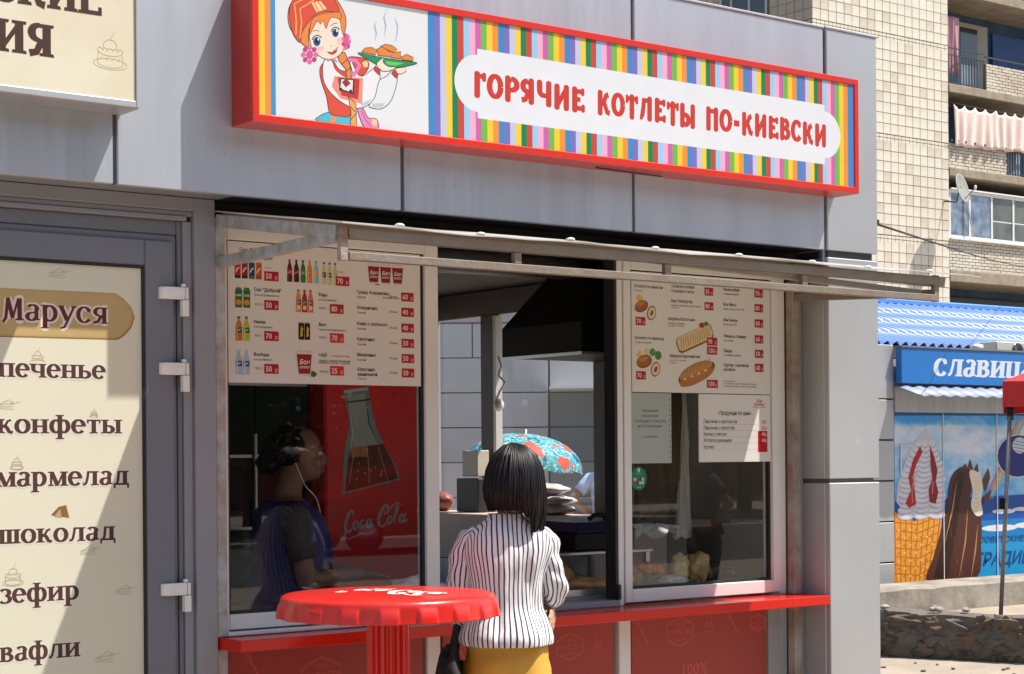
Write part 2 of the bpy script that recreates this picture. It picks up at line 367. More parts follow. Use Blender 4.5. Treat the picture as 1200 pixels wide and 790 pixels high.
kb('added_window_frame', 2.962, 3.02, 3.35, 3.42, 1.081, 2.379, pvc); kb('added_window_frame', 5.64, 5.698, 3.345, 3.42, 1.081, 2.379, pvc_brown); kb('added_window_frame', 4.30, 4.36, 3.35, 3.42, 1.081, 2.379, pvc)  # window added in the back wall to let light into the kiosk
kb('added_window_pane', 2.97, 5.69, 3.43, 3.434, 1.09, 2.37, glass_side, bevel=0)
kb('partition_wall', 2.765, 2.845, .24, 3.358, .02, 2.49, int_wall)
kb('left_wall', -.8, -.72, .2, 3.358, .02, 3.38, acp_b)
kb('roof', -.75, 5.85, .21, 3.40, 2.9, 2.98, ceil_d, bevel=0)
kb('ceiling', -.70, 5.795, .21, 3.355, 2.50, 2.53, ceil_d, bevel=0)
kb('floor_slab', -.7, 5.795, .24, 3.355, .03, .12, floor_t, bevel=0)
kb('recess_shade_box', 2.822, 5.60, .205, .25, 2.395, 2.4995, rubber, bevel=0)  # black box standing in for the dark recess above the windows
kb('plinth', -.8, 5.60, .18, .24, .0, .10, concrete, bevel=.004)
# side window set in the right wall
kb('side_window_frame', 5.76, 5.80, 1.60, 1.72, 1.29, 2.41, pvc_brown); kb('side_window_frame', 5.76, 5.80, 3.27, 3.355, 1.29, 2.41, pvc_brown)
kb('side_window_frame', 5.76, 5.80, 1.721, 3.269, 2.36, 2.495, pvc_brown)
kb('side_window_frame', 5.755, 5.80, 2.555, 2.668, 1.30, 2.36, pvc_brown); kb('side_window_frame', 5.752, 5.80, 2.53, 2.553, 1.30, 2.355, pvc)
kb('side_window_pane', 5.81, 5.814, 1.61, 3.29, 1.29, 2.372, glass_side, bevel=0)
kb('window_ledge', 5.5, 5.80, .9, 3.3, 1.262, 1.297, beige); kb('ledge_front', 5.49, 5.50, .9, 3.3, 1.06, 1.297, beige)
for a, b in ((.95, 1.7), (1.71, 2.5), (2.51, 3.25)): kb('cabinet_front', 5.478, 5.489, a, b, .2, 1.055, acp_g)

# window frames in the front
yF0, yF1 = .175, .235
def frame(name, x0, x1, z0, z1, m=pvc, y0=yF0, y1=yF1, **k): return kb(name, x0, x1, y0, y1, z0, z1, m, **k)
frame('window_frame', 2.849, 2.879, 1.004, 2.392)
frame('window_frame', 2.8795, 3.684, 2.335, 2.392); frame('window_frame', 2.8795, 3.684, 1.02, 1.072)
kb('window_sill', 2.85, 3.70, .128, .174, 1.004, 1.016, pvc)
frame('window_frame', 3.6845, 3.7425, 1.004, 2.392)
frame('window_frame', 4.600, 4.628, 1.004, 2.392); frame('window_frame', 4.631, 4.668, 1.014, 2.385, y0=.170)
frame('window_frame', 4.6685, 5.457, 2.335, 2.385, y0=.170); frame('window_frame', 4.6685, 5.457, 1.014, 1.066, y0=.170)
frame('window_frame', 5.4575, 5.497, 1.014, 2.385, y0=.170); frame('window_frame', 5.4975, 5.536, 1.004, 2.392)
frame('service_sill', 3.743, 4.599, 1.004, 1.028, door_grey_l, .165, .26)
frame('jamb_gasket', 4.586, 4.5995, 1.03, 2.39, rubber, .178, .24, bevel=0)
frame('sliding_track', 3.743, 4.586, 2.372, 2.392, pvc_brown, .18, .24)
for (x0, x1, z0, z1) in ((2.88, 3.684, 1.072, 2.335), (4.6685, 5.457, 1.066, 2.335)):
    m = MB(); y0, y1 = .189, .206; e = .011
    m.box(x0, x0 + e, y0, y1, z0, z1); m.box(x1 - e, x1, y0, y1, z0, z1); m.box(x0 + e, x1 - e, y0, y1, z0, z0 + e); m.box(x0 + e, x1 - e, y0, y1, z1 - e, z1); m.build('gasket', rubber, K)
    kb('window_pane', x0 + .004, x1 - .004, .196, .200, z0 + .004, z1 - .004, glass, bevel=0)
kb('window_latch', 4.586, 4.60, .160, .175, 1.03, 1.09, rubber)

# printed panels below the counter
pan = mat('red printed board', (.33, .030, .022), rough=.45, var=.1)
def doodles(p, ox, oz, w_, h_, which):
    c = (208, 92, 78); t = .0042
    def hexa(cx, cy, r):
        q = [(cx + r * 1.0 * a, cy + r * .72 * b) for a, b in ((-.9, .45), (-.45, .75), (0, 1), (.45, .75), (.9, .45), (.9, -.45), (.45, -.75), (0, -1), (-.45, -.75), (-.9, -.45), (-.9, .45))]
        p.line(q, t, c); p.line([(cx + (a - cx) * .9, cy + (b - cy) * .9) for a, b in q], t * .6, c)
        p.sans('100%', cx, cy + r * .22, r * .24, c, 'C', .01); p.sans('КАЧЕСТВА', cx, cy - r * .12, r * .24, c, 'C', .02, .95)
        p.line([(cx - r * .4, cy - r * .3), (cx - r * .1, cy - r * .42), (cx + r * .1, cy - r * .3), (cx + r * .4, cy - r * .42)], t, c)
    def cross(cx, cy, r):
        p.line([(cx - r * .6, cy - r), (cx + r * .6, cy + r)], t * 1.8, c, True); p.line([(cx + r * .5, cy - r), (cx - r * .4, cy + r * .4)], t * 1.5, c)
        for d in (-.15, 0, .15): p.line([(cx - r * .4 + d * r, cy + r * .4), (cx - r * (.65 - d), cy + r)], t * .8, c)
    def shaker(cx, cy, r):
        p.line([(cx - r * .3, cy + r * .4), (cx - r * .4, cy - r * .8), (cx + r * .4, cy - r * .8), (cx + r * .3, cy + r * .4), (cx - r * .3, cy + r * .4)], t, c)
        p.line([(cx - r * .25, cy + r * .4), (cx, cy + r), (cx + r * .25, cy + r * .4)], t, c)
        for d in (-.15, .05, .2): p.line([(cx + d * r, cy + r * .1), (cx + d * r, cy - r * .5)], t, c)
    fn = {'h': hexa, 'c': cross, 's': shaker}
    for k, a, b, r in which: fn[k](ox + a, oz + b, r)
    r0 = random.Random(int(ox * 100))
    for j in range(3):
        for i in range(4):
            a, b = .1 + i * w_ / 4, .12 + j * .17; k = 'hcs'[(i + j * 2) % 3]; fn[k](ox + a, oz + b + .02 * r0.random(), .05)
    p.sans('100%', ox + w_ * .45, oz + .60, .05, c, 'C', .02)
for (x0, x1, wh) in ((2.862, 3.675, [('c', .12, .79, .055), ('h', .38, .74, .09), ('c', .66, .78, .06)]),
                     (3.758, 4.58, [('c', .1, .76, .06), ('s', .28, .75, .05), ('h', .60, .76, .075), ('s', .74, .77, .05)]),
                     (4.672, 5.418, [('c', .06, .8, .06), ('h', .26, .78, .085), ('s', .42, .81, .05), ('c', .55, .82, .06), ('h', .70, .79, .05)])):
    b = kb('lower_panel', x0, x1, .186, .20, .10, .962, pan); p = Print(.186); doodles(p, x0, .10, x1 - x0, .86, wh)
    p.build('panel_print', b, kind='stuff')
kb('lower_mullion', 3.684, 3.742, .176, .236, .10, .962, pvc); kb('lower_mullion', 4.60, 4.66, .176, .236, .10, .962, pvc)
kb('lower_mullion', 5.43, 5.50, .178, .236, .10, .962, door_grey_l); kb('lower_mullion', 2.845, 2.862, .178, .236, .10, .962, door_grey_l)
kb('panel_edge', 5.4185, 5.428, .184, .20, .10, .962, mat('brown edge band', (.22, .13, .05)))
kb('kick_wall', 2.85, 5.6, .2365, .25, .02, 1.0, int_wall)
# counter shelf
m = MB(); n = [(2.828, 0), (5.617, 0), (5.617, .175), (2.812, .175)]
m.add([(x, y, .9635) for x, y in n] + [(x, y, 1.0025) for x, y in n], [(3, 2, 1, 0), (4, 5, 6, 7), (0, 1, 5, 4), (1, 2, 6, 5), (2, 3, 7, 6), (3, 0, 4, 7)]); m.build('counter_shelf', red_gloss, K, bevel=.002)
kb('metal_post', 5.541, 5.583, .132, .174, 0, .962, rust_dark); kb('metal_post', 5.541, 5.583, .132, .174, 1.0035, 2.33, rust_dark)
kb('side_strip', 5.584, 5.6175, .15, .19, .0, 2.42, door_grey_l)
kb('metal_post', 2.811, 2.849, .131, .172, 0, .962, rust_blue); kb('metal_post', 2.811, 2.849, .131, .172, 1.0035, 2.40, rust_blue)

# door bay
kb('mullion', 2.7335, 2.8095, .125, .24, 0, 2.4555, door_grey_l)
m = MB()
m.box(-.7, 2.733, .125, .20, 2.412, 2.4555); m.box(-.7, 2.733, .14, .20, 2.395, 2.4115); m.box(-.7, 2.71, .132, .20, 2.379, 2.3945)
m.build('door_head_frame', door_grey_l, K, bevel=.002)
kb('door_frame', 2.7, 2.7325, .142, .2, .02, 2.3785, door_grey_l); kb('door_frame', 2.683, 2.6995, .152, .2, .02, 2.3785, door_grey)
kb('door_frame', 1.82, 2.6825, .156, .2, 2.333, 2.3785, door_grey)
DR = kb('door', 1.845, 2.679, .152, .20, .04, 2.331, door_grey, bevel=.004)
m = MB(); e = .118
# raised stiles and rails round the glazed field
m.box(1.87, 1.985, .138, .151, .06, 2.31); m.box(2.562, 2.664, .138, .151, .06, 2.31); m.box(1.9855, 2.5615, .138, .151, 2.225, 2.31); m.box(1.9855, 2.5615, .138, .151, .06, .35)
m.build('door_stile', door_grey, DR, bevel=.004)
m = MB(); m.box(2.553, 2.5615, .1395, .151, .35, 2.2245); m.box(1.9855, 2.553, .1395, .151, 2.2165, 2.2245); m.build('door_gasket', rubber, DR)
kb('wall_panel', -.7, 1.82, .15, .2, .02, 2.3785, acp_b)
def hinge(z):
    h = MB(); h.box(2.628, 2.6955, .118, .137, z - .020, z + .020); h.box(2.6965, 2.7065, .115, .139, z - .020, z + .020)
    pts = [(2.628, .128, z)]; h.lathe([(.0, -.02), (.0195, -.0195), (.0195, .0195), (0, .02)], (2.628, .138, z), 16)
    h.box(2.683, 2.7065, .112, .137, z - .075, z - .0215); h.lathe([(0, 0), (.009, .001), (.009, .012), (0, .013)], (2.694, .13, z + .02), 10)
    hh = h.build('door_hinge', white_pl, DR, bevel=.005, seg=2)
    MB().box(2.640, 2.688, .1165, .1178, z - .012, z + .012).build('cover_cap', white_pl, hh, bevel=.0005)
for z in (2.139, 1.892, 1.172): hinge(z)
# poster on the door
DP = thing('door_poster', 'cream poster of sweets in brown lettering filling the glazing of the grey door', 'poster', (2.27, .1505, .36))
boxo('sheet', 1.987, 2.552, .1475, .1512, .351, 2.215, mat('cream poster paper', (.64, .62, .48), rough=.5, var=.03, vscale=2, bump=.02, bscale=6), DP, bevel=0)
BR = (88, 58, 52); HALO = (236, 232, 218); SK = (186, 160, 112); p = Print(.1475)
cap = [(1.99, 2.128), (2.462, 2.131), (2.49, 2.115), (2.514, 2.092), (2.526, 2.062), (2.514, 2.026), (2.49, 2.0), (2.466, 1.985), (1.99, 1.981)]
p.poly([(a + .003, b - .004) for a, b in cap], (150, 118, 70)); p.poly(cap, (196, 166, 108)); p.poly([(a if a < 2.46 else a - .008, 2.057 + (b - 2.057) * .93) for a, b in cap], (203, 175, 120))
p.serif('Маруся', 2.086, 2.031, .052, .352, (112, 42, 40), T=.24, t=.10, caps=1.32, halo=HALO, hw=.11)
for word, x0, x1, z, h in (('печенье', 2.072, 2.426, 1.855, .043), ('конфеты', 2.066, 2.481, 1.681, .044), ('мармелад', 2.062, 2.507, 1.516, .045), ('шоколад', 2.07, 2.459, 1.340, .044),
                           ('зефир', 2.07, 2.332, 1.156, .045), ('вафли', 2.07, 2.333, .976, .045)):
    p.serif(word, x0, z, h, x1 - x0, BR, halo=HALO, hw=.10)
def cake(p, x, z, r, c=SK, w=.0012):
    p.line(arc(x, z - r * .5, r, r * .3, 0, 360), w, c); p.line(arc(x, z - r * .45, r * .75, r * .25, 180, 360), w, c)
    p.line([(x - r * .75, z - r * .45), (x - r * .7, z + r * .2)], w, c); p.line([(x + r * .75, z - r * .45), (x + r * .7, z + r * .2)], w, c)
    for k in range(5): p.line(arc(x + r * (-.6 + .3 * k), z + r * .2, r * .16, r * .16, 0, 180), w, c)
    p.line(arc(x, z + r * .2, r * .72, r * .25, 180, 360), w, c); p.line(arc(x, z + r * .5, r * .4, r * .35, -20, 200), w, c); p.line([(x, z + r * .8), (x + r * .25, z + r * 1.3)], w, c)
    for k in range(4): p.line([(x + r * (-.6 + .35 * k), z - r * .3), (x + r * (-.45 + .35 * k), z - r * .1)], w, c)
def slice_(p, x, z, r, c=SK, w=.0012):
    p.line([(x - r, z - r * .4), (x + r * .7, z - r * .5), (x + r * .7, z + r * .2), (x - r, z - r * .1), (x - r, z - r * .4)], w, c); p.line([(x - r, z - r * .1), (x + r * .2, z + r * .5), (x + r * .7, z + r * .2)], w, c)
    p.line([(x - r * .8, z - r * .25), (x + r * .6, z - r * .2)], w, c); p.line([(x + r * .3, z), (x + r * 1.4, z + r * .3)], w, c)
slice_(p, 2.27, 2.185, .03); cake(p, 2.2, 1.915, .025); cake(p, 2.386, 1.742, .014); cake(p, 2.13, 1.585, .022); p.poly([(2.24, 1.425), (2.265, 1.45), (2.29, 1.455), (2.3, 1.415)], (140, 108, 62)); p.poly([(2.25, 1.42), (2.27, 1.444), (2.275, 1.416)], (196, 170, 118))
slice_(p, 2.366, 1.31, .028); cake(p, 2.115, 1.235, .033); slice_(p, 2.487, 1.178, .03); slice_(p, 2.42, .967, .034); slice_(p, 2.1, 1.77, .03); cake(p, 2.45, .80, .03); cake(p, 2.15, .70, .03)
for word, z in (('халва', .80), ('пряники', .62)): p.sans(word, 2.07, z, .06, BR, 'L', .03)
p.build('poster_print', DP, kind='stuff')

# ================================================================== SWEETS SIGN (cream light box)
SG = thing('sweets_sign', 'cream light box sign with large brown lettering and a drawn cake, above the grey door', 'sign', (1.72, 0, 2.67))
boxo('sign_case', 1.03, 2.4175, -.128, -.0006, 2.672, 3.42, mat('grey sign case', (.33, .34, .37), rough=.4), SG)
m = MB(); m.box(1.03, 2.404, -.140, -.1285, 2.674, 2.694); m.box(1.03, 2.404, -.140, -.1285, 3.40, 3.42); m.box(2.4045, 2.4165, -.140, -.1285, 2.674, 3.42); m.build('sign_edge', acp_g, SG, bevel=.002)
boxo('sign_face', 1.03, 2.4035, -.134, -.1286, 2.6945, 3.3995, mat('cream sign face', (.66, .62, .48), rough=.45, var=.05, vscale=3, col2=(.60, .54, .38)), SG, bevel=0)
p = Print(-.134); p.serif('КОНДИТЕРСКИЕ', 1.235, 2.940, .105, 1.065, (82, 56, 48), T=.26); p.serif('ИЗДЕЛИЯ', 1.52, 2.794, .095, .622, (82, 56, 48), T=.28)
cake(p, 2.322, 2.825, .055, (205, 180, 130), .0018); p.build('sign_print', SG, kind='stuff')

# ================================================================== MAIN SIGN
MS = thing('shop_sign', 'long red framed sign with rainbow stripes, folk dress girl and red lettering', 'sign', (4.23, 0, 2.67))
X0, X1, Z0, Z1 = 2.806, 5.657, 2.677, 3.151
m = MB(); m.box(X0, X1, -.124, -.0006, Z0, Z1); m.build('sign_case', red_sign_d, MS, bevel=.002)
m = MB(); e = .025
m.box(X0, X0 + e, -.142, -.1245, Z0 + e, Z1 - e, 0); m.build('frame_side', red_sign, MS, bevel=.002); MB().box(X1 - e, X1, -.142, -.1245, Z0 + e, Z1 - e, 0).build('frame_side', red_sign, MS, bevel=.002)
MB().box(X0, X1, -.142, -.1245, Z0, Z0 + e - .0005).build('frame_bottom', red_sign, MS, bevel=.002); MB().box(X0, X1, -.142, -.1245, Z1 - e + .0005, Z1).build('frame_top', red_sign, MS, bevel=.002)
boxo('sign_face', X0 + e, X1 - e, -.137, -.125, Z0 + e, Z1 - e, mat('white sign film', (.64, .65, .66), rough=.3, var=.02), MS, bevel=0)
p = Print(-.137); zb, zt = Z0 + e, Z1 - e
p.rect(X0 + e, zb, 2.854, zt, (246, 200, 60)); p.rect(2.854, zb, 2.875, zt, (238, 150, 66)); p.rect(2.875, zb, 2.893, zt, (70, 150, 205))
seq = [(62, 140, 200), (124, 116, 190), (200, 202, 226), (244, 208, 70), (22, 132, 84), (206, 72, 60), (150, 208, 238), (246, 176, 208), (204, 104, 168), (112, 188, 78), (246, 204, 56), (240, 148, 58)]
pw = .3005 / 12; x = 3.4905; k = 0
while x < X1 - e - .001:
    x2 = min(x + pw, X1 - e); p.k = 0; p.rect(x, zb, x2, zt, seq[k % 12]); x = x2; k += 1
WH = (232, 234, 238)
p.rect(3.699, 2.7815, 5.456, 3.0245, WH)
p.poly(arc(3.7005, 2.903, .100, .100, 90, 270, 24), WH); p.poly(arc(5.455, 2.903, .095, .095, -90, 90, 24), WH)
RD = (206, 62, 50)
for word, a, b in (('ГОРЯЧИЕ', 3.681, 4.185), ('КОТЛЕТЫ', 4.243, 4.737), ('ПО-', 4.789, 4.975), ('КИЕВСКИ', 4.982, 5.466)):
    p.serif(word, a, 2.862, .078, b - a, RD, T=.34, t=.22, sf=False, sr=0, gap=.07, jig=.05, shear=.012)
# girl in folk dress holding a plate; drawn in poster units
g = bil((2.8841, 3.0743), (3.4844, 3.1628), (3.4801, 2.6949), (2.8803, 2.634), 0, 0, 889, 790)
q = Print(-.137, g, .000004); q.k = 3; SKN = (250, 226, 206); OR = (236, 140, 70); RR = (222, 84, 62); DK = (60, 40, 50); PK = (222, 90, 150); OG = (240, 168, 90)
def closed(pts, n=4):
    out = []; L_ = len(pts)
    for i in range(L_):
        p0, p1, p2, p3 = pts[i - 1], pts[i], pts[(i + 1) % L_], pts[(i + 2) % L_]
        for j in range(n):
            t_ = j / n; out.append(tuple(.5 * (2 * p1[k] + (p2[k] - p0[k]) * t_ + (2 * p0[k] - 5 * p1[k] + 4 * p2[k] - p3[k]) * t_ * t_ + (3 * p1[k] - p0[k] - 3 * p2[k] + p3[k]) * t_ ** 3) for k in (0, 1)))
    return out
def outl(pts, c, w=4, oc=DK):
    if len(pts) > 6: pts = closed(pts)
    q.poly(pts, c); q.line(pts + [pts[0]], w, oc)
outl([(240, 697), (262, 670), (300, 652), (330, 650), (440, 668), (436, 722), (350, 712)], (84, 190, 210)); q.poly([(330, 655), (362, 662), (345, 712), (322, 706)], (236, 150, 90))
outl([(262, 400), (285, 362), (330, 345), (370, 400), (420, 430), (440, 560), (436, 668), (380, 672), (320, 655), (300, 560), (270, 470)], RR)
outl([(420, 335), (480, 330), (530, 345), (545, 380), (525, 420), (480, 445), (450, 400)], RR); q.poly([(505, 360), (535, 350), (540, 385), (515, 390)], (246, 210, 150))
outl([(285, 350), (330, 348), (350, 400), (400, 440), (450, 440), (430, 350), (440, 345), (490, 440), (560, 405), (600, 372), (610, 440), (600, 520), (560, 590), (500, 625), (440, 620), (370, 580), (310, 520), (280, 450)], (238, 236, 238))
outl([(605, 468), (650, 440), (690, 400), (716, 430), (700, 520), (670, 590), (620, 628), (570, 626), (545, 610), (580, 560)], (228, 232, 236)); q.poly([(560, 600), (640, 596), (620, 622), (570, 622)], (190, 202, 206)); q.poly([(500, 600), (560, 570), (540, 600), (500, 618)], (190, 202, 206))
q.poly([(345, 440), (510, 452), (505, 602), (380, 570), (330, 500)], (232, 150, 130)); q.poly([(360, 448), (490, 458), (482, 575), (385, 552)], (196, 60, 58)); q.poly([(378, 452), (460, 460), (455, 545), (372, 520)], (40, 36, 44)); q.poly([(384, 458), (452, 464), (448, 536), (378, 512)], (232, 228, 230)); q.poly([(412, 452), (438, 482), (410, 506), (388, 476)], (160, 52, 52))
q.ell(380, 516, 9, 10, DK); q.ell(438, 528, 9, 10, DK)
outl([(425, 560), (470, 600), (470, 660), (474, 732), (436, 722), (440, 650)], OG); q.line([(440, 620), (468, 650)], 4, DK); q.line([(468, 660), (440, 690)], 4, DK)
outl([(478, 632), (510, 628), (540, 680), (590, 690), (598, 744), (520, 735), (495, 690)], (236, 140, 190)); q.poly([(560, 688), (592, 692), (590, 730), (566, 726)], (246, 206, 150))
q.line([(500, 640), (530, 700), (560, 735)], 10, (206, 110, 170))
q.line([(420, 345), (470, 352), (490, 380), (465, 420), (452, 440)], 22, (232, 130, 184))
outl([(366, 330), (400, 300), (420, 345), (436, 385), (440, 450), (416, 450), (408, 400), (385, 370)], OR); q.line([(385, 372), (418, 345)], 4, DK); q.line([(408, 415), (436, 390)], 4, DK)
# head
outl([(160, 250), (120, 200), (92, 150), (84, 90), (95, 30), (130, -20), (180, -50), (280, -55), (350, -10), (395, 60), (412, 120), (402, 190), (380, 190), (370, 110), (250, 90), (200, 180), (200, 270)], OR)
outl([(92, 90), (100, 20), (150, -40), (250, -55), (330, -20), (372, 64), (300, 66), (240, 84), (195, 130), (160, 190), (150, 245), (110, 190)], RR)
for a in (((120, 20), (200, -20), (130, 120), (128, 200)), ((150, 50), (230, 0), (160, 130), (150, 220))): q.line([a[1], a[0], a[2], a[3]], 8, OG)
q.poly([(215, 15), (265, 5), (300, 50), (244, 72)], (246, 214, 160)); q.line([(230, 12), (256, 68)], 5, RR); q.line([(252, 8), (282, 58)], 5, RR)
outl([(205, 190), (240, 130), (300, 95), (370, 110), (385, 170), (402, 230), (395, 290), (350, 335), (300, 342), (262, 325), (225, 290), (208, 240)], SKN, 3)
outl([(205, 200), (215, 120), (260, 84), (370, 70), (380, 110), (330, 100), (310, 130), (296, 165), (280, 120), (265, 140), (248, 120), (225, 160)], OR, 3)
q.ell(262, 280, 24, 18, (248, 196, 196)); q.ell(375, 240, 18, 20, (248, 196, 196))
for (ex, ey, s_) in ((247, 238, 1.0), (352, 188, .9)):
    q.ell(ex, ey, 27 * s_, 33 * s_, (236, 240, 244)); q.ell(ex - 2, ey + 2, 21 * s_, 27 * s_, (58, 84, 140)); q.ell(ex - 2, ey, 10 * s_, 16 * s_, (24, 28, 50)); q.ell(ex + 6, ey - 10, 5, 7, (240, 244, 250)); q.line(arc(ex, ey, 28 * s_, 34 * s_, 190, 330), 6, DK)
q.line([(222, 182), (240, 174), (258, 180)], 4, (120, 60, 40)); q.line([(322, 152), (340, 136), (362, 134)], 4, (120, 60, 40)); q.line([(318, 264), (326, 270), (334, 264)], 3, (190, 120, 100))
q.poly([(304, 300), (330, 304), (358, 284), (366, 272), (356, 304), (334, 318), (314, 312)], (190, 60, 80)); q.line([(300, 298), (330, 304), (366, 270)], 3, DK)
for (fx, fy, n_, r_) in ((205, 315, 8, 36), (412, 240, 7, 30)):
    for k in range(n_): q.ell(fx + r_ * cos(k * 2 * pi / n_) * (1 if fx < 300 else .5), fy + r_ * sin(k * 2 * pi / n_) * 1.15, 13, 14, (200, 60, 130) if k % 2 else (228, 110, 166))
    q.ell(fx, fy, 20 if fx < 300 else 12, 24, PK)
# plate and cutlets
outl([(480, 305), (560, 322), (700, 345), (830, 362), (790, 378), (700, 392), (620, 384), (550, 350)], (30, 150, 92)); q.poly([(640, 352), (760, 365), (700, 380), (650, 372)], (120, 200, 90))
for a in ([(502, 300), (520, 278), (560, 274), (590, 290), (584, 318)], [(612, 268), (640, 256), (680, 262), (712, 285), (690, 305)], [(590, 285), (620, 270), (670, 300), (672, 328), (600, 320)], [(680, 305), (734, 298), (732, 340), (674, 332)], [(736, 330), (770, 314), (810, 332), (808, 352), (740, 346)]): outl(a, (232, 138, 62), 4, (120, 60, 30))
outl([(590, 370), (620, 340), (632, 335), (628, 360), (660, 385), (700, 388), (690, 402), (640, 412), (610, 402)], SKN, 3); outl([(700, 396), (760, 388), (766, 412), (735, 428), (712, 424)], SKN, 3)
outl([(580, 385), (612, 400), (606, 436), (574, 405)], (200, 64, 60), 3); outl([(690, 402), (718, 428), (708, 455), (678, 425)], (200, 64, 60), 3)
for a in ([(590, 118), (578, 150), (590, 190), (584, 228)], [(652, 48), (634, 100), (646, 150), (636, 206)], [(700, 100), (716, 150), (712, 200), (702, 240)]): q.line(a, 7, (176, 196, 216), True)
q.line([(285, 350), (300, 340), (310, 354), (322, 342), (334, 356), (346, 344), (360, 358)], 5, (206, 90, 90))
p.build('stripe_print', MS, kind='stuff'); q.build('girl_print', MS, kind='stuff')
m = MB(); m.tube([(4.30 + i * .33, -.06, Z0 - .004 - .012 * ((i * 7) % 3) * .3) for i in range(2)], .003, 5); m.build('wire', rubber, MS)

# ================================================================== AWNING
AW = thing('window_awning', 'rusty steel awning frame with a thin pale sheet bolted on top, over the kiosk windows', 'awning', (4.2, -.25, 2.2))
sheet_m = bpy.data.materials.new('cloudy awning sheet'); sheet_m.use_nodes = True; t = sheet_m.node_tree; b = t.nodes['Principled BSDF']
b.inputs['Base Color'].default_value = (.60, .585, .55, 1); b.inputs['Roughness'].default_value = .35
tl = t.nodes.new('ShaderNodeBsdfTranslucent'); tl.inputs[0].default_value = (.62, .58, .52, 1); mx = t.nodes.new('ShaderNodeMixShader'); mx.inputs[0].default_value = .30
out = t.nodes['Material Output']; t.links.new(b.outputs[0], mx.inputs[1]); t.links.new(tl.outputs[0], mx.inputs[2]); t.links.new(mx.outputs[0], out.inputs[0])
def awz(y): return 2.293 + (y + .655) * .157
m = MB(); xs = [2.812 + i * (5.60 - 2.812) / 24 for i in range(25)]
def sag(x, y): return .0035 * sin(x * 7.1) * (1 - (y + .66) / .8) + .002 * sin(x * 19)
top = []; bot = []
for x in xs + [5.70, 5.775]:
    yy = .15 if x <= 5.61 else -.02 - (x - 5.60) / .175 * .62
    top.append([(x, y, awz(y) + sag(x, y) + .004) for y in ((-.668, -.4, -.15, -.02, yy) if x <= 5.61 else tuple(-.668 + (yy + .668) * k / 4 for k in range(5)))]); bot.append([(x, y, z - .004) for x, y, z in top[-1]])
nr = len(top); v = [pt for r in top for pt in r] + [pt for r in bot for pt in r]; o_ = nr * 5; f = []
for i in range(nr - 1):
    for j in range(4):
        a = i * 5 + j; f += [(a, a + 1, a + 6, a + 5), (o_ + a, o_ + a + 5, o_ + a + 6, o_ + a + 1)]
    f += [(i * 5, i * 5 + 5, o_ + i * 5 + 5, o_ + i * 5), (i * 5 + 4, o_ + i * 5 + 4, o_ + i * 5 + 9, i * 5 + 9)]
f += [tuple(range(0, 5)) + tuple(o_ + k for k in (4, 3, 2, 1, 0)), tuple((nr - 1) * 5 + k for k in (4, 3, 2, 1, 0)) + tuple(o_ + (nr - 1) * 5 + k for k in range(5))]
m.add(v, f); m.build('awning_sheet', sheet_m, AW)
for x in (3.03, 3.336, 3.70, 4.07, 4.464, 4.836, 5.136, 5.488): 
    MB().lathe([(0, 0), (.016, .0005), (.014, .006), (.006, .009), (0, .0095)], (x, -.645, awz(-.645) + .0035 + sag(x, -.645)), 12).build('bolt', white_pl, AW)
rust_beam = mat('brown grey painted steel', (.22, .195, .16), rough=.65, col2=(.20, .15, .11), vscale=11, bump=.25, bscale=80, detail=8)
MB().box(2.848, 5.57, -.65, -.622, 2.252, 2.283).build('front_top_bar', rust_beam, AW, bevel=.002)
MB().box(2.848, 5.53, -.648, -.622, 2.188, 2.213).build('front_lower_bar', rust_beam, AW, bevel=.002)
for x in (2.832, 3.485, 4.131, 4.80, 5.535): MB().box(x - .014, x + .014, -.6455, -.6245, 2.2135 if 2.9 < x < 5.5 else 2.186, 2.2515 if 2.9 < x < 5.5 else 2.289).build('front_strut', rust if x < 3 else rust_beam, AW, bevel=.002)
MB().bar((2.831, -.62, 2.272), (2.831, .131, 2.388), .034, .042).build('arm', rust_blue, AW, bevel=.002)
MB().bar((2.833, -.615, 2.262), (2.833, .131, 2.250), .030, .034).build('brace', rust_blue, AW, bevel=.002)
MB().bar((5.562, -.65, 2.262), (5.562, .131, 2.385), .036, .040).build('arm', rust_dark, AW, bevel=.002)
MB().bar((5.562, -.62, 2.222), (5.562, .131, 2.262), .030, .030).build('brace', rust_beam, AW, bevel=.002)
MB().bar((3.92, -.60, 2.272), (5.49, -.60, 2.222), .018, .022).build('stay_rod', mat('pale steel angle', (.45, .40, .32), rough=.5, var=.2), AW, bevel=.002)
MB().box(2.85, 5.56, .145, .17, 2.395, 2.425).build('wall_bar', rust_beam, AW, bevel=.002)

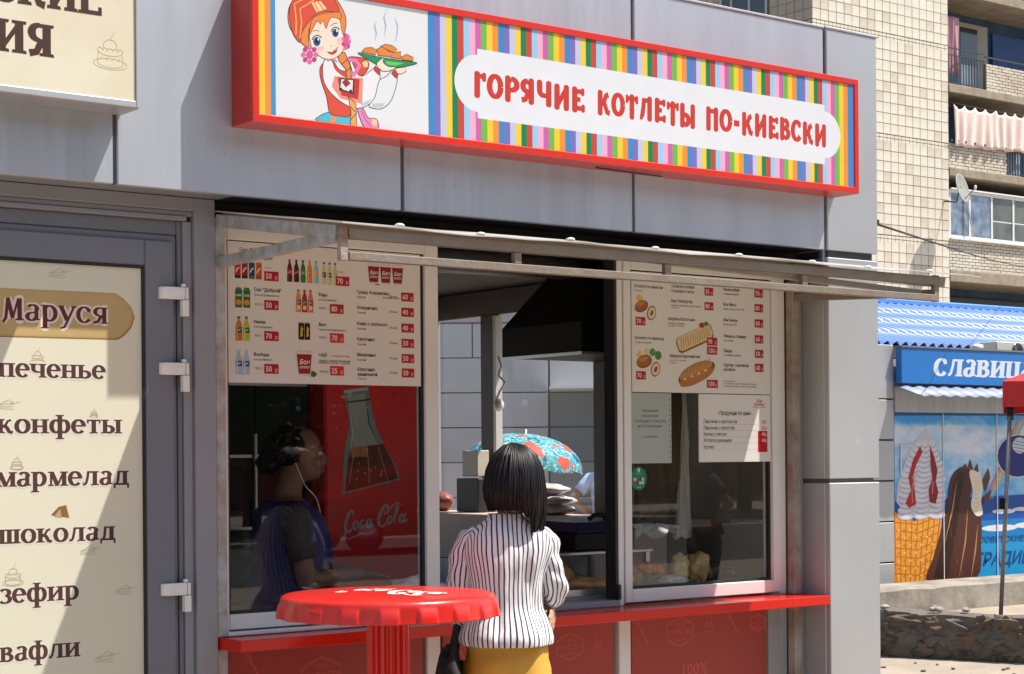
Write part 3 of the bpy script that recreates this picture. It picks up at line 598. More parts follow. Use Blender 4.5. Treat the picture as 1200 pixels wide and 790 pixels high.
# ================================================================== MENU BOARDS AND NOTICES on the panes
PAPER = mat('menu board white', (.66, .635, .60), rough=.4, var=.02)
BK = (52, 46, 46); TAG = (186, 28, 36); GR = (120, 110, 108)
def price(p, x, z, txt, w_=.056, h_=.033, c=TAG):
    p.rect(x - w_ / 2, z - h_ / 2, x + w_ / 2, z + h_ / 2, c)
    p.sans(txt, x - w_ * .40, z - h_ * .27, h_ * .58, (240, 228, 222), 'L', .02, .92); p.sans('р', x + w_ * .25, z - h_ * .27, h_ * .40, (240, 228, 222), 'L', 0, .9)
def small(p, x, z, a, b=None, h_=.0125, r=None):
    p.sans(a, x, z, h_, BK, 'L', .015, .93)
    if b: p.sans(b, x, z - .0155, .007, GR, 'L', .01, .95)
    if r: p.sans(r, x + .108, z - .013, .007, (200, 70, 60), 'L', .01, .95)
def bottle(p, x, z0, z1, c, cap=(200, 40, 40), lab=None, w_=None):
    h_ = z1 - z0; w_ = w_ or h_ * .13
    p.poly([(x - w_, z0), (x + w_, z0), (x + w_ * 1.05, z0 + h_ * .25), (x + w_ * .85, z0 + h_ * .4), (x + w_ * 1.0, z0 + h_ * .55), (x + w_ * .8, z0 + h_ * .7), (x + w_ * .35, z0 + h_ * .85), (x + w_ * .35, z0 + h_ * .93),
            (x - w_ * .35, z0 + h_ * .93), (x - w_ * .35, z0 + h_ * .85), (x - w_ * .8, z0 + h_ * .7), (x - w_ * 1.0, z0 + h_ * .55), (x - w_ * .85, z0 + h_ * .4), (x - w_ * 1.05, z0 + h_ * .25)], c)
    p.rect(x - w_ * .45, z0 + h_ * .92, x + w_ * .45, z1, cap)
    if lab: p.rect(x - w_ * .95, z0 + h_ * .32, x + w_ * .95, z0 + h_ * .55, lab); p.line([(x - w_ * .5, z0 + h_ * .40), (x + w_ * .5, z0 + h_ * .47)], w_ * .2, (240, 240, 236))
    p.rect(x - w_ * .7, z0 + h_ * .05, x - w_ * .45, z0 + h_ * .6, tuple(min(255, k + 45) for k in c))
def cup(p, x, z0, z1, w_=.022, c=(150, 30, 36), tx=True):
    p.poly([(x - w_ * .72, z0), (x + w_ * .72, z0), (x + w_, z1 - .008), (x - w_, z1 - .008)], c); p.rect(x - w_ * 1.08, z1 - .008, x + w_ * 1.08, z1 - .002, (236, 226, 220)); p.rect(x - w_ * .9, z1 - .002, x + w_ * .9, z1 + .002, (222, 210, 204))
    p.poly([(x - w_ * .72, z0), (x + w_ * .72, z0), (x + w_ * .75, z0 + .006), (x - w_ * .75, z0 + .006)], (228, 214, 208))
    if tx: p.sans('Бон', x, z0 + (z1 - z0) * .48, .012 * w_ / .022, (244, 232, 226), 'C', .03, shear=.2); p.sans('аппетит', x, z0 + (z1 - z0) * .3, .008 * w_ / .022, (244, 232, 226), 'C', .02, .7, shear=.2)
M1 = thing('drinks_menu', 'white drinks menu with bottles, cups and red price tags, top of left window', 'menu board', (3.28, .174, 1.854))
boxo('board', 2.886, 3.668, .1825, .1885, 1.854, 2.331, PAPER, M1, bevel=0)
p = Print(.1825)
small(p, 2.93, 2.300, 'Coca-Cola, Cola Zero,', h_=.0125); p.sans('Fanta, Schweppes', 2.945, 2.276, .0125, BK, 'L', .015, .93)
for k, c in enumerate(((196, 30, 40), (160, 24, 34), (40, 64, 120), (200, 90, 40))):
    x = 2.923 + k * .027; p.rect(x - .0115, 2.207, x + .0115, 2.262, c); p.rect(x - .009, 2.262, x + .009, 2.266, (190, 188, 184)); p.rect(x - .0115, 2.207, x + .0115, 2.217, ((40, 30, 30), (50, 20, 24), (60, 130, 70), (170, 70, 30))[k])
    p.line([(x - .007, 2.228), (x, 2.24), (x + .007, 2.244)], .005, (240, 230, 224)); p.rect(x - .010, 2.219, x - .007, 2.258, tuple(min(255, q + 40) for q in c))
p.sans('0,33 л', 3.026, 2.244, .008, GR); price(p, 3.053, 2.220, '50')
for k, (c, cp, lb) in enumerate((((96, 22, 26), (200, 40, 40), (190, 30, 40)), ((70, 18, 22), (40, 30, 30), (120, 20, 30)), ((50, 120, 62), (40, 90, 50), (60, 150, 70)), ((226, 140, 44), (240, 150, 60), (220, 110, 40)), ((150, 200, 190), (120, 180, 170), (236, 160, 70)))):
    bottle(p, 3.125 + k * .0265, 2.205, 2.283, c, cp, lb)
for k, lb in enumerate(((60, 60, 60), (60, 110, 60), (190, 170, 60))): bottle(p, 3.262 + k * .023, 2.203, 2.280, (206, 204, 150), (50, 60, 50), lb, .0088)
p.sans('0,5 л', 3.322, 2.246, .008, GR); price(p, 3.338, 2.218, '70')
for x in (3.468, 3.570, 3.519): cup(p, x, 2.216, 2.286, .024)
for x in (3.478, 3.484, 3.49): p.ell(x, 2.214, .003, .002, (50, 26, 20))
for (z, tt, pr) in ((2.178, 'Гранд Американо', '60'), (2.123, 'Американо', '40'), (2.066, 'Кофе с молоком', '40'), (2.011, 'Капучино', '50'), (1.956, 'Мокачино', '50'), (1.904, 'Капучино', '50')):
    small(p, 3.396, z, tt, None if z < 1.92 else 'Горячий', .0125, 'большой стакан' if z > 2.17 else None); p.sans('350 мл' if z > 2.17 else '175 мл', 3.53, z - .008, .0085, BK); price(p, 3.612, z - .003, pr, .054, .032)
p.sans('ванильный', 3.396, 1.887, .0125, BK, 'L', .015, .93); p.sans('Горячий', 3.396, 1.874, .007, GR)
for x in (2.926, 2.957):   # juice cartons
    p.rect(x - .013, 2.108, x + .013, 2.166, (44, 110, 54)); p.poly([(x - .013, 2.166), (x + .013, 2.166), (x + .008, 2.176), (x - .008, 2.176)], (60, 130, 66)); p.rect(x - .005, 2.176, x + .005, 2.181, (230, 228, 220)); p.ell(x, 2.126, .011, .010, (226, 150, 44)); p.sans('сок', x, 2.146, .009, (240, 240, 230), 'C', .03)
small(p, 2.984, 2.166, 'Сок "Добрый"', '100% натуральный сок'); p.sans('0,33 л', 2.988, 2.118, .0085, BK); price(p, 3.052, 2.121, '50')
for x, c in ((2.926, (214, 120, 44)), (2.955, (190, 196, 60))): bottle(p, x, 1.996, 2.078, c, (60, 120, 60), (40, 110, 60), .0125)
small(p, 2.983, 2.057, 'Nestea', 'В Ассортименте'); p.sans('0,5 л', 2.988, 2.012, .0085, BK); price(p, 3.051, 2.015, '70')
for x in (2.925, 2.954): bottle(p, x, 1.882, 1.966, (176, 196, 216), (200, 214, 230), (50, 100, 150), .0125)
small(p, 2.982, 1.946, 'BonAqua', 'В Ассортименте'); p.sans('0,5 л', 2.988, 1.9, .0085, BK); price(p, 3.050, 1.903, '50')
for x, c in ((3.159, (226, 150, 66)), (3.183, (170, 50, 50)), (3.207, (222, 120, 100))): bottle(p, x, 2.102, 2.18, c, (200, 50, 40), (120, 80, 60), .0105); p.ell(x, 2.118, .007, .008, (240, 214, 170))
small(p, 3.240, 2.161, 'Pulpy', 'В Ассортименте'); p.sans('0,45 л', 3.24, 2.116, .0085, BK); price(p, 3.313, 2.119, '80')
for x in (3.169, 3.193): p.rect(x - .011, 2.007, x + .011, 2.064, (26, 24, 24)); p.poly([(x - .005, 2.016), (x + .006, 2.02), (x + .004, 2.036), (x + .008, 2.044), (x - .001, 2.056), (x - .003, 2.038)], (214, 180, 60)); p.rect(x - .009, 2.064, x + .009, 2.067, (160, 160, 158))
small(p, 3.239, 2.057, 'Burn', 'Энергетический напиток'); p.sans('0,25 л', 3.24, 2.014, .0085, BK); price(p, 3.313, 2.017, '70', c=(214, 50, 50))
cup(p, 3.180, 1.883, 1.965, .030, (160, 30, 36)); p.poly([(3.205, 1.884), (3.232, 1.886), (3.222, 1.898), (3.208, 1.9)], (60, 110, 50)); p.poly([(3.2, 1.882), (3.22, 1.878), (3.226, 1.886)], (40, 84, 40))
small(p, 3.238, 1.949, 'ЧАЙ', 'Черный, зеленый, фруктовый,'); p.sans('большой стакан', 3.29, 1.951, .007, (200, 70, 60)); p.sans('Добавить лимон - 5 рублей', 3.238, 1.926, .007, BK); p.sans('350 мл', 3.24, 1.895, .0085, BK); price(p, 3.312, 1.902, '25', c=(214, 50, 50))
p.build('menu_print', M1, kind='stuff')

M2 = thing('food_menu', 'white food menu with pictures of cutlets, wraps and a baguette, top of right window', 'menu board', (5.07, .174, 1.848))
boxo('board', 4.680, 5.4545, .1805, .1865, 1.850, 2.329, PAPER, M2, bevel=0)
p = Print(.1805)
def cutlet(p, x, z, rx, ry, rot, c=(176, 104, 52)):
    p.ell(x, z, rx, ry, (130, 72, 36), rot=rot); p.ell(x - .001, z + .002, rx * .93, ry * .88, c, rot=rot); p.ell(x - .004, z + ry * .35, rx * .6, ry * .35, (206, 140, 84), rot=rot)
    rn = random.Random(int(x * 999))
    for k in range(9): a = rn.uniform(0, 6.28); q = rn.uniform(.2, .8); p.ell(x + rx * q * cos(a) * .8, z + ry * q * sin(a) * .8, .002, .0016, (140, 80, 40), n=6)
def cut_half(p, x, z, r, fill=(150, 100, 60)):
    p.ell(x, z, r * .78, r, (150, 86, 42), rot=-25); p.ell(x + .001, z, r * .64, r * .84, (236, 220, 190), rot=-25); p.ell(x + .001, z, r * .25, r * .42, fill, rot=-25)
p.ell(4.722, 2.222, .016, .016, (238, 196, 70)); cutlet(p, 4.732, 2.192, .037, .023, 18); cut_half(p, 4.786, 2.167, .030)
small(p, 4.694, 2.266, 'Котлета по-киевски', 'С маслом'); price(p, 4.727, 2.132, '70', .052)
small(p, 4.697, 2.060, 'Котлета по-киевски', 'С сыром и грибами'); p.poly([(4.70, 1.995), (4.725, 2.018), (4.735, 1.985)], (240, 200, 84)); p.ell(4.76, 2.012, .018, .014, (226, 214, 196)); p.ell(4.79, 2.01, .016, .016, (104, 160, 66)); p.ell(4.82, 1.998, .018, .018, (84, 146, 54))
cutlet(p, 4.745, 1.972, .042, .026, 14); cut_half(p, 4.805, 1.942, .031, (170, 60, 50)); price(p, 4.727, 1.916, '70', .052)
small(p, 4.893, 2.276, 'Сосиска в кляре', None); p.sans('Сосиска в тесте', 4.893, 2.256, .0125, BK, 'L', .015, .93); price(p, 5.101, 2.268, '35', .05)
small(p, 4.892, 2.216, 'Бон Гамбургер', 'Котлета, свежий огурец, лист салата'); p.sans('лук, соус', 4.892, 2.192, .007, GR); price(p, 5.101, 2.208, '80', .05)
small(p, 4.873, 2.143, 'Шаурма Восточная', 'В лаваше с курицей,'); p.sans('овощами и соусом', 4.873, 2.118, .007, GR)
rot = lambda a, b, x, z, r: (x + a * cos(r) - b * sin(r), z + a * sin(r) + b * cos(r))
r_ = radians(20); p.poly([rot(a, b, 5.022, 2.072, r_) for a, b in ((-.105, -.022), (-.09, -.034), (.09, -.034), (.105, -.02), (.104, .026), (.09, .036), (-.09, .034), (-.106, .02))], (150, 110, 70)); p.poly([rot(a, b, 5.022, 2.075, r_) for a, b in ((-.10, -.018), (-.085, -.028), (.085, -.028), (.10, -.016), (.098, .024), (.085, .032), (-.085, .03), (-.10, .018))], (232, 206, 160))
for k in range(13): 
    a = -.085 + k * .0135; p.line([rot(a, -.02, 5.022, 2.075, r_), rot(a + .008, .022, 5.022, 2.075, r_)], .0035, (186, 134, 80))
p.ell(5.06, 2.128, .016, .011, (190, 60, 46)); p.ell(5.085, 2.135, .012, .009, (84, 130, 60))
price(p, 5.117, 2.063, '90', .058); price(p, 5.117, 2.026, '130', .058)
small(p, 4.881, 1.993, 'Шаурма Европейская', None); p.sans('В багете, с курицей', 4.881, 1.978, .007, (200, 70, 60)); p.sans('и сыром', 4.881, 1.968, .007, (200, 70, 60))
p.ell(5.03, 1.932, .108, .040, (120, 70, 34), rot=20); p.ell(5.03, 1.925, .100, .028, (196, 70, 50), rot=20); p.ell(5.032, 1.921, .100, .022, (92, 140, 60), rot=20); p.ell(5.03, 1.914, .10, .024, (186, 124, 66), rot=20); p.ell(5.026, 1.943, .098, .026, (204, 146, 84), rot=20)
for k in range(8): p.line([(4.95 + k * .02, 1.920 + k * .0072), (4.962 + k * .02, 1.945 + k * .0072)], .003, (150, 92, 48))
for k in range(8): p.ell(4.965 + k * .019, 1.905 + k * .0065, .007, .004, (214, 90, 60) if k % 2 else (236, 220, 150))
price(p, 5.117, 1.889, '130', .062)
for z, a, b, pr in ((2.276, 'Люля-кебаб', 'с куриной начинкой', '70'), (2.214, 'Бон Мясо', 'лаваш, курица, салат, томат', '80'), (2.150, 'Бон Бекон', 'Бекон, сыр, салат', '60'), (2.083, 'Лапша в стакане', 'соус, курица', '60'), (2.022, 'Пицца', 'С ветчиной и грибами', '50'), (1.963, 'Бургер с котлетой', None, '60')):
    small(p, 5.182, z, a, b); price(p, 5.388, z - .002, pr, .05, .034)
p.sans('и сыром', 5.182, 1.945, .0125, BK, 'L', .015, .93)
for k, tx in enumerate(('www.bonappetit.ru', 'Приглашаем на работу продавцов, поваров,', 'мойщиков посуды по телефону в заведении')): p.sans(tx, 5.18, 1.900 - k * .011, .0065, GR)
p.build('menu_print', M2, kind='stuff')

M3 = thing('price_list', 'small white price list with five lines and a red strip, under the food menu', 'price list', (5.25, .174, 1.567))
boxo('board', 5.042, 5.4535, .1812, .1868, 1.567, 1.8465, PAPER, M3, bevel=0)
p = Print(.1812)
p.sans('Бон', 5.388, 1.816, .013, (200, 40, 40), 'C', .02, shear=.2); p.sans('Аппетит', 5.388, 1.801, .013, (200, 40, 40), 'C', .02, .9, shear=.2); p.line([(5.345, 1.797), (5.39, 1.792), (5.43, 1.798)], .002, (200, 40, 40))
p.sans('- Продукция по цене -', 5.245, 1.762, .017, BK, 'C', .02, .82)
p.poly([(5.378, 1.607), (5.434, 1.607), (5.434, 1.696), (5.378, 1.696)], (196, 22, 32))
for z, a, b in ((1.728, 'Пирожки с картошкой', '25р.'), (1.702, 'Пирожки с капустой', '25р.'), (1.676, 'Беляш с мясом', '40р.'), (1.650, 'Котлета домашняя', '60р.'), (1.623, 'Крокет', '')):
    p.sans(a, 5.066, z, .0145, BK, 'L', .012, .88); p.line([(5.06, z - .005), (5.375, z - .005)], .0007, (170, 165, 160))
    if b: p.sans(b, 5.432, z, .0145, (200, 40, 40) if z > 1.69 else (240, 230, 226), 'R', .012, .9)
p.build('list_print', M3, kind='stuff')
M4 = thing('paper_notice', 'faded paper notice in a clear sleeve under the food menu, left of price list', 'notice', (4.78, .174, 1.565))
boxo('sleeve', 4.676, 4.889, .1812, .1868, 1.565, 1.8465, mat('grey translucent paper', (.36, .40, .38), rough=.25, var=.05), M4, bevel=0)
p = Print(.1812)
for k, tx in enumerate(('Уважаемые', 'покупатели !', 'Сообщаем о контроле', 'на обслуживание')): p.sans(tx, 4.775, 1.770 - k * .0205, .0125, (78, 84, 82), 'C', .0, .9)
p.sans('с уважением', 4.775, 1.668, .009, (78, 84, 82), 'C')
for k in range(12): p.ell(4.880, 1.59 + k * .021, .0025, .0035, (60, 70, 70), n=8)
p.build('notice_print', M4, kind='stuff')
M5 = thing('round_sticker', 'round green sticker with white marks on the right window', 'sticker', (4.724, .19, 1.46))
MB().add([(4.724 + .041 * cos(a), .194, 1.505 + .047 * sin(a)) for a in [2 * pi * i / 32 for i in range(32)]] + [(4.724 + .041 * cos(a), .1955, 1.505 + .047 * sin(a)) for a in [2 * pi * i / 32 for i in range(32)]], []) if 0 else None
MB().prism([(4.724 + .041 * cos(a), 1.505 + .047 * sin(a)) for a in [2 * pi * i / 32 for i in range(32)]], .194, .1955).build('sticker_disc', mat('green vinyl', (.012, .20, .085), rough=.3), M5)
p = Print(.194); p.ell(4.724, 1.538, .007, .008, (200, 230, 214)); p.sans('можно', 4.724, 1.523, .006, (220, 236, 226), 'C')
for j in range(2):
    for i in range(4): p.rect(4.697 + i * .014, 1.496 - j * .014, 4.708 + i * .014, 1.507 - j * .014, ((214, 226, 220), (196, 60, 50), (60, 70, 130), (220, 226, 220))[(i + j) % 4])
p.sans('звони', 4.724, 1.468, .006, (220, 236, 226), 'C'); p.build('sticker_print', M5, kind='stuff')

# ================================================================== INSIDE THE KIOSK
FR = thing('drinks_fridge', 'red drinks fridge with a tall bottle picture and white script lettering inside left window', 'fridge', (4.17, 1.45, .12))
boxo('fridge_case', 3.94, 4.415, 1.301, 1.62, .12, 2.15, mat('red fridge vinyl', (.80, .02, .022), rough=.35, var=.08), FR, bevel=.01)
p = Print(1.301)
SC = (206, 200, 200)
def script(p, x0, z0, k, c, th=1.0, sh=.10):
    """hand-drawn swash lettering: strokes in letter units; k = unit size"""
    T = lambda q: [(x0 + k * a, z0 + k * (b + sh * a)) for a, b in q]
    def st(q, w, tap=True): p.quads(ribbon(T(q), lambda d, u: k * w * th * (.45 + .55 * abs(d[1])) * ((1 - abs(2 * u - 1) ** 3 * .7) if tap else 1)), c)
    def sm(q, n=5):  # smooth
        out = []
        for i in range(len(q) - 1):
            p0, p1, p2, p3 = q[max(i - 1, 0)], q[i], q[i + 1], q[min(i + 2, len(q) - 1)]
            for j in range(n):
                t_ = j / n; out.append(tuple(.5 * (2 * p1[m_] + (p2[m_] - p0[m_]) * t_ + (2 * p0[m_] - 5 * p1[m_] + 4 * p2[m_] - p3[m_]) * t_ * t_ + (3 * p1[m_] - p0[m_] - 3 * p2[m_] + p3[m_]) * t_ ** 3) for m_ in (0, 1)))
        return out + [q[-1]]
    st(sm([(.95, 1.55), (1.05, 1.9), (.75, 2.05), (.35, 1.5), (.05, .7), (.1, .05), (.5, -.2), (.9, .2)]), .28)          # C
    for ox in (1.05, 2.75):                                                                                                  # o, a
        st(sm([(ox + .35, .9), (ox + .1, .75), (ox, .3), (ox + .15, 0), (ox + .4, .15), (ox + .55, .6), (ox + .35, .9)]), .22, False)
    st(sm([(2.45, .75), (2.3, .9), (2.0, .7), (1.85, .25), (2.05, 0), (2.5, .25)]), .22)                                      # c
    st(sm([(3.35, .9), (3.2, .3), (3.3, 0), (3.6, .25)]), .2)
    st([(3.75, .75), (4.05, .8)], .14)
    st(sm([(5.3, 1.45), (5.5, 1.85), (5.1, 2.1), (4.6, 1.5), (4.25, .7), (4.35, .05), (4.8, -.15), (5.2, .25)]), .30)         # C
    st(sm([(5.2, 1.5), (5.0, 1.2), (5.3, 1.2), (6.0, 1.9), (6.8, 2.2), (7.3, 1.8)]), .16)
    st(sm([(5.75, .9), (5.5, .75), (5.4, .3), (5.55, 0), (5.8, .15), (5.95, .6), (5.75, .9)]), .22, False)
    st(sm([(6.25, .3), (6.7, 1.3), (6.8, 1.9), (6.55, 1.7), (6.3, .7), (6.3, .05), (6.6, .1)]), .18)                          # l
    st(sm([(7.3, .9), (7.05, .75), (6.95, .3), (7.1, 0), (7.35, .15), (7.5, .6), (7.3, .9)]), .22, False)
    st(sm([(7.75, 1.0), (7.55, .35), (7.65, 0), (8.0, .3)]), .2)
    st(sm([(.15, .25), (0, -.5), (.4, -.9), (1.2, -.75), (2.2, -.55), (2.9, -.75), (3.4, -.6)]), .2)                           # tail
script(p, 4.035, 1.285, .040, SC, 1.35)
OUT = [(4.030, 1.885), (4.160, 1.900), (4.168, 1.83), (4.195, 1.73), (4.24, 1.64), (4.29, 1.57), (4.318, 1.50), (4.02, 1.44), (4.035, 1.62), (4.062, 1.74), (4.046, 1.82)]
p.poly(OUT, (150, 176, 176)); p.poly([(4.052, 1.86), (4.140, 1.872), (4.150, 1.80), (4.176, 1.71), (4.215, 1.64), (4.075, 1.62), (4.082, 1.74), (4.066, 1.82)], (190, 206, 204))
p.poly([(4.062, 1.64), (4.232, 1.655), (4.285, 1.565), (4.305, 1.505), (4.035, 1.45), (4.048, 1.56)], (120, 62, 30)); p.poly([(4.07, 1.64), (4.15, 1.648), (4.15, 1.60), (4.07, 1.60)], (206, 150, 90))
for a, b, c_, w_ in ((4.085, 4.058, (216, 218, 214), .016), (4.118, 4.108, (70, 34, 20), .014), (4.150, 4.160, (222, 220, 214), .018), (4.180, 4.212, (96, 46, 26), .016), (4.205, 4.258, (214, 214, 208), .014), (4.225, 4.288, (40, 48, 50), .016)): p.line([(a, 1.642), (b, 1.485)], w_, c_, True)
p.line([(4.038, 1.878), (4.156, 1.892)], .012, (226, 232, 230)); p.line([(4.046, 1.832), (4.166, 1.846)], .007, (60, 66, 70)); p.line([(4.058, 1.86), (4.078, 1.70), (4.06, 1.60)], .009, (236, 240, 238), True); p.line([(4.142, 1.86), (4.160, 1.74), (4.205, 1.65)], .007, (60, 70, 72), True); p.line([(4.02, 1.60), (4.03, 1.46)], .010, (44, 54, 58), True)
rn = random.Random(9)
for k in range(26): p.ell(rn.uniform(4.06, 4.24), rn.uniform(1.50, 1.84), .003, .004, (232, 236, 234), n=6)
p.build('fridge_print', FR, kind='stuff')
DF = thing('dark_cooler', 'dark glass door cooler beside the red fridge inside left window', 'cooler', (3.66, 1.6, .12))
boxo('cooler_case', 3.37, 3.935, 1.42, 1.95, .12, 2.20, mat('dark cooler case', (.035, .035, .04), rough=.3), DF, bevel=.01)
boxo('cooler_door', 3.39, 3.66, 1.40, 1.418, .3, 2.1, mat('dark cooler glass', (.014, .018, .02), rough=.08), DF); boxo('cooler_door', 3.665, 3.92, 1.40, 1.418, .3, 2.1, mat('dark cooler glass', (.014, .018, .02)), DF)
boxo('door_handle', 3.645, 3.658, 1.375, 1.40, 1.1, 1.7, steel, DF)
for z in (1.0, 1.3, 1.6, 1.9): boxo('shelf_edge', 3.40, 3.91, 1.392, 1.3995, z, z + .012, steel, DF, bevel=0)
WB = thing('white_bag', 'crumpled white bag hanging on the wall at the left edge of the left window', 'bag', (3.0, .9, 1.25))
m = MB(); m.ell((3.02, .9, 1.38), (.075, .05, .17), 16, 12, noise_a=.5, seed=3); m.build('bag_body', mat('white polythene', (.74, .72, .70), rough=.4), WB)
MB().tube([(2.98, .9, 1.53), (2.95, .9, 1.62), (3.0, .9, 1.66), (3.03, .9, 1.6), (3.04, .9, 1.54)], .006, 6).build('bag_handle', mat('white polythene', (.74, .72, .70)), WB)
# inner counters
CT = thing('inner_counter', 'pale work counter running along the inside of the windows', 'counter', (4.2, .5, .12))
boxo('counter_top', 2.86, 5.42, .262, .80, 1.012, 1.042, mat('counter steel top', (.30, .30, .30), rough=.3, metal=.5), CT); boxo('counter_front', 2.86, 5.42, .28, .78, .13, 1.011, int_wall, CT, bevel=0)
HD = thing('extractor_hood', 'black sloping extractor hood hanging from the ceiling in the service window', 'hood', (5.5, 1.4, 2.07))
def hoodmesh():
    m = MB(); x0, x1, y0, y1 = 5.2, 5.80, 1.124, 1.735; z0, z1, z2 = 2.068, 2.212, 2.50
    b = [(x0, y0), (x1 - .005, y0), (x1 - .005, y1), (x0, y1)]; t_ = [(x0 + .14, y0 + .02), (x1 - .005, y0 + .02), (x1 - .005, y1 - .26), (x0 + .14, y1 - .26)]
    m.rings([[(x, y, z0) for x, y in b], [(x, y, z1) for x, y in b], [(x, y, z2) for x, y in t_]], smooth=False); return m
hoodmesh().build('hood_body', black_mt, HD, bevel=.004)
m = MB(); m.box(5.196, 5.80, 1.118, 1.1235, 2.060, 2.074); m.box(5.193, 5.1985, 1.118, 1.738, 2.060, 2.074); m.build('hood_rim', steel, HD)
MB().box(5.62, 5.66, 1.09, 1.117, 1.985, 2.06).build('hood_switch', black_mt, HD, bevel=.004)
m = MB(); m.tube([(3.6, .75, 2.40), (4.3, 1.1, 2.44), (5.0, 1.2, 2.46), (5.4, 1.3, 2.47)], .055, 14); m.build('duct', mat('foil duct', (.30, .29, .28), rough=.45, metal=.5, bump=.4, bscale=30), HD)
WR = thing('hanging_cable', 'loose white cable hanging beside the dark window post inside', 'cable', (5.70, 2.5, 1.98))
MB().tube([(5.72, 2.46, 2.13), (5.72, 2.43, 2.08), (5.72, 2.46, 2.03), (5.72, 2.40, 1.99), (5.72, 2.45, 1.94), (5.72, 2.48, 1.90)], .007, 6).build('cable', white_pl, WR); MB().ell((5.72, 2.46, 1.87), (.03, .03, .035), 10, 8).build('bulb', white_pl, WR)
BX = thing('card_terminal', 'narrow metal box fixed to the dark window post behind the customer', 'box', (5.66, 2.6, 1.30))
boxo('housing', 5.62, 5.70, 2.52, 2.66, 1.49, 1.63, mat('beige metal box', (.62, .57, .49), rough=.4), BX, bevel=.004); boxo('lower_unit', 5.61, 5.70, 2.50, 2.70, 1.30, 1.48, mat('dark bronze unit', (.02, .017, .015), rough=.5), BX, bevel=.004)
GRL = thing('contact_grill', 'black contact grill with a dark blue lid inside the service window', 'grill', (4.75, .55, 1.2))
boxo('grill_base', 4.58, 4.90, .42, .72, 1.21, 1.285, black_mt, GRL, bevel=.006)
m = MB(); m.rings([[(4.58, .41, 1.286), (4.90, .41, 1.286), (4.90, .72, 1.286), (4.58, .72, 1.286)], [(4.60, .45, 1.325), (4.90, .45, 1.325), (4.90, .72, 1.33), (4.60, .72, 1.33)]], smooth=False); m.build('grill_lid', grill_blue, GRL, bevel=.004)
m = MB(); m.tube([(4.69, .47, 1.335), (4.71, .46, 1.352), (4.76, .46, 1.352), (4.78, .47, 1.335)], .010, 8); m.build('lid_handle', black_mt, GRL)
ST = thing('grill_stand', 'steel shelf stand holding the contact grill above the pastries', 'stand', (4.75, .6, 1.0))
boxo('stand_top', 4.40, 4.98, .40, .80, 1.195, 1.2085, steel, ST)
for x in (4.42, 4.96):
    for y in (.42, .78): boxo('stand_leg', x - .01, x + .01, y - .01, y + .01, 1.0425, 1.1945, steel, ST, bevel=0)
boxo('stand_back', 4.41, 4.97, .79, .805, 1.043, 1.19, mat('white tiles', (.62, .58, .55), rough=.25), ST); boxo('stand_joint', 4.66, 4.664, .786, .7895, 1.006, 1.19, joint_grey, ST, bevel=0)
bread = mat('golden fried dough', (.58, .28, .09), rough=.45, col2=(.22, .085, .03), vscale=12, bump=.4, bscale=40)
bread2 = mat('pale baked dough', (.66, .40, .16), rough=.5, col2=(.28, .13, .05), vscale=16, bump=.4, bscale=50)
crumb = mat('orange breadcrumbs', (.80, .27, .05), rough=.6, col2=(.36, .10, .025), vscale=30, bump=.6, bscale=120)
dark_meat = mat('brown glazed pastry', (.12, .05, .03), rough=.3, col2=(.05, .03, .02), vscale=25, bump=.6, bscale=70)
foilm = mat('clear film wrap', (.55, .55, .52), rough=.2, var=.4, vscale=20, bump=.8, bscale=45)
greenish = mat('herb topped flatbread', (.58, .38, .12), rough=.5, col2=(.22, .15, .05), vscale=22, bump=.5, bscale=60)
for (x0, x1, y0, y1, gname, lb) in ((4.38, 4.68, .28, .62, 'tray', 'shallow steel tray of large golden pasties in the open service window'), (4.70, 5.40, .27, .60, 'tray', 'long steel tray of mixed pastries behind the right window')):
    m = MB(); m.box(x0, x1, y0, y1, 1.043, 1.051); m.box(x0, x1, y0, y0 + .006, 1.0515, 1.068); m.box(x0, x1, y1 - .006, y1, 1.0515, 1.068); m.box(x0, x0 + .006, y0 + .006, y1 - .006, 1.0515, 1.068); m.box(x1 - .006, x1, y0 + .006, y1 - .006, 1.0515, 1.068)
    tag(m.build(gname, steel), lb, 'tray')
def pastry(name, c, r, rz, mt, lb, cat, na=.35, seed=1, group=None, rx=0):
    R = Matrix.Rotation(rz, 3, 'Z') @ Matrix.Rotation(rx, 3, 'X'); m = MB(); m.ell((c[0], c[1], c[2] + (.047 if c[2] < 1.2 and c[0] > 4 else .04 if c[2] < 1.2 else 0)), r, 18, 12, rot=R, noise_a=na, seed=seed); tag(m.build(name, mt), lb, cat, group)
pastry('fried_pasty', (4.50, .44, 1.060), (.10, .055, .056), .3, bread, 'tall golden fried pasty next to the customer elbow', 'pasty', .3, 1)
pastry('fried_pasty', (4.50, .60, 1.10), (.09, .05, .05), .6, bread, 'rounded pasty lying behind and above the others', 'pasty', .3, 2)
pastry('fried_pasty', (4.60, .36, 1.030), (.11, .055, .028), -.2, bread2, 'flat pale pasty at the front of the service window tray', 'pasty', .3, 3)
pastry('fried_pasty', (4.64, .53, 1.04), (.07, .05, .034), .1, bread, 'dark brown pasty at the back right of the service window tray', 'pasty', .3, 4)
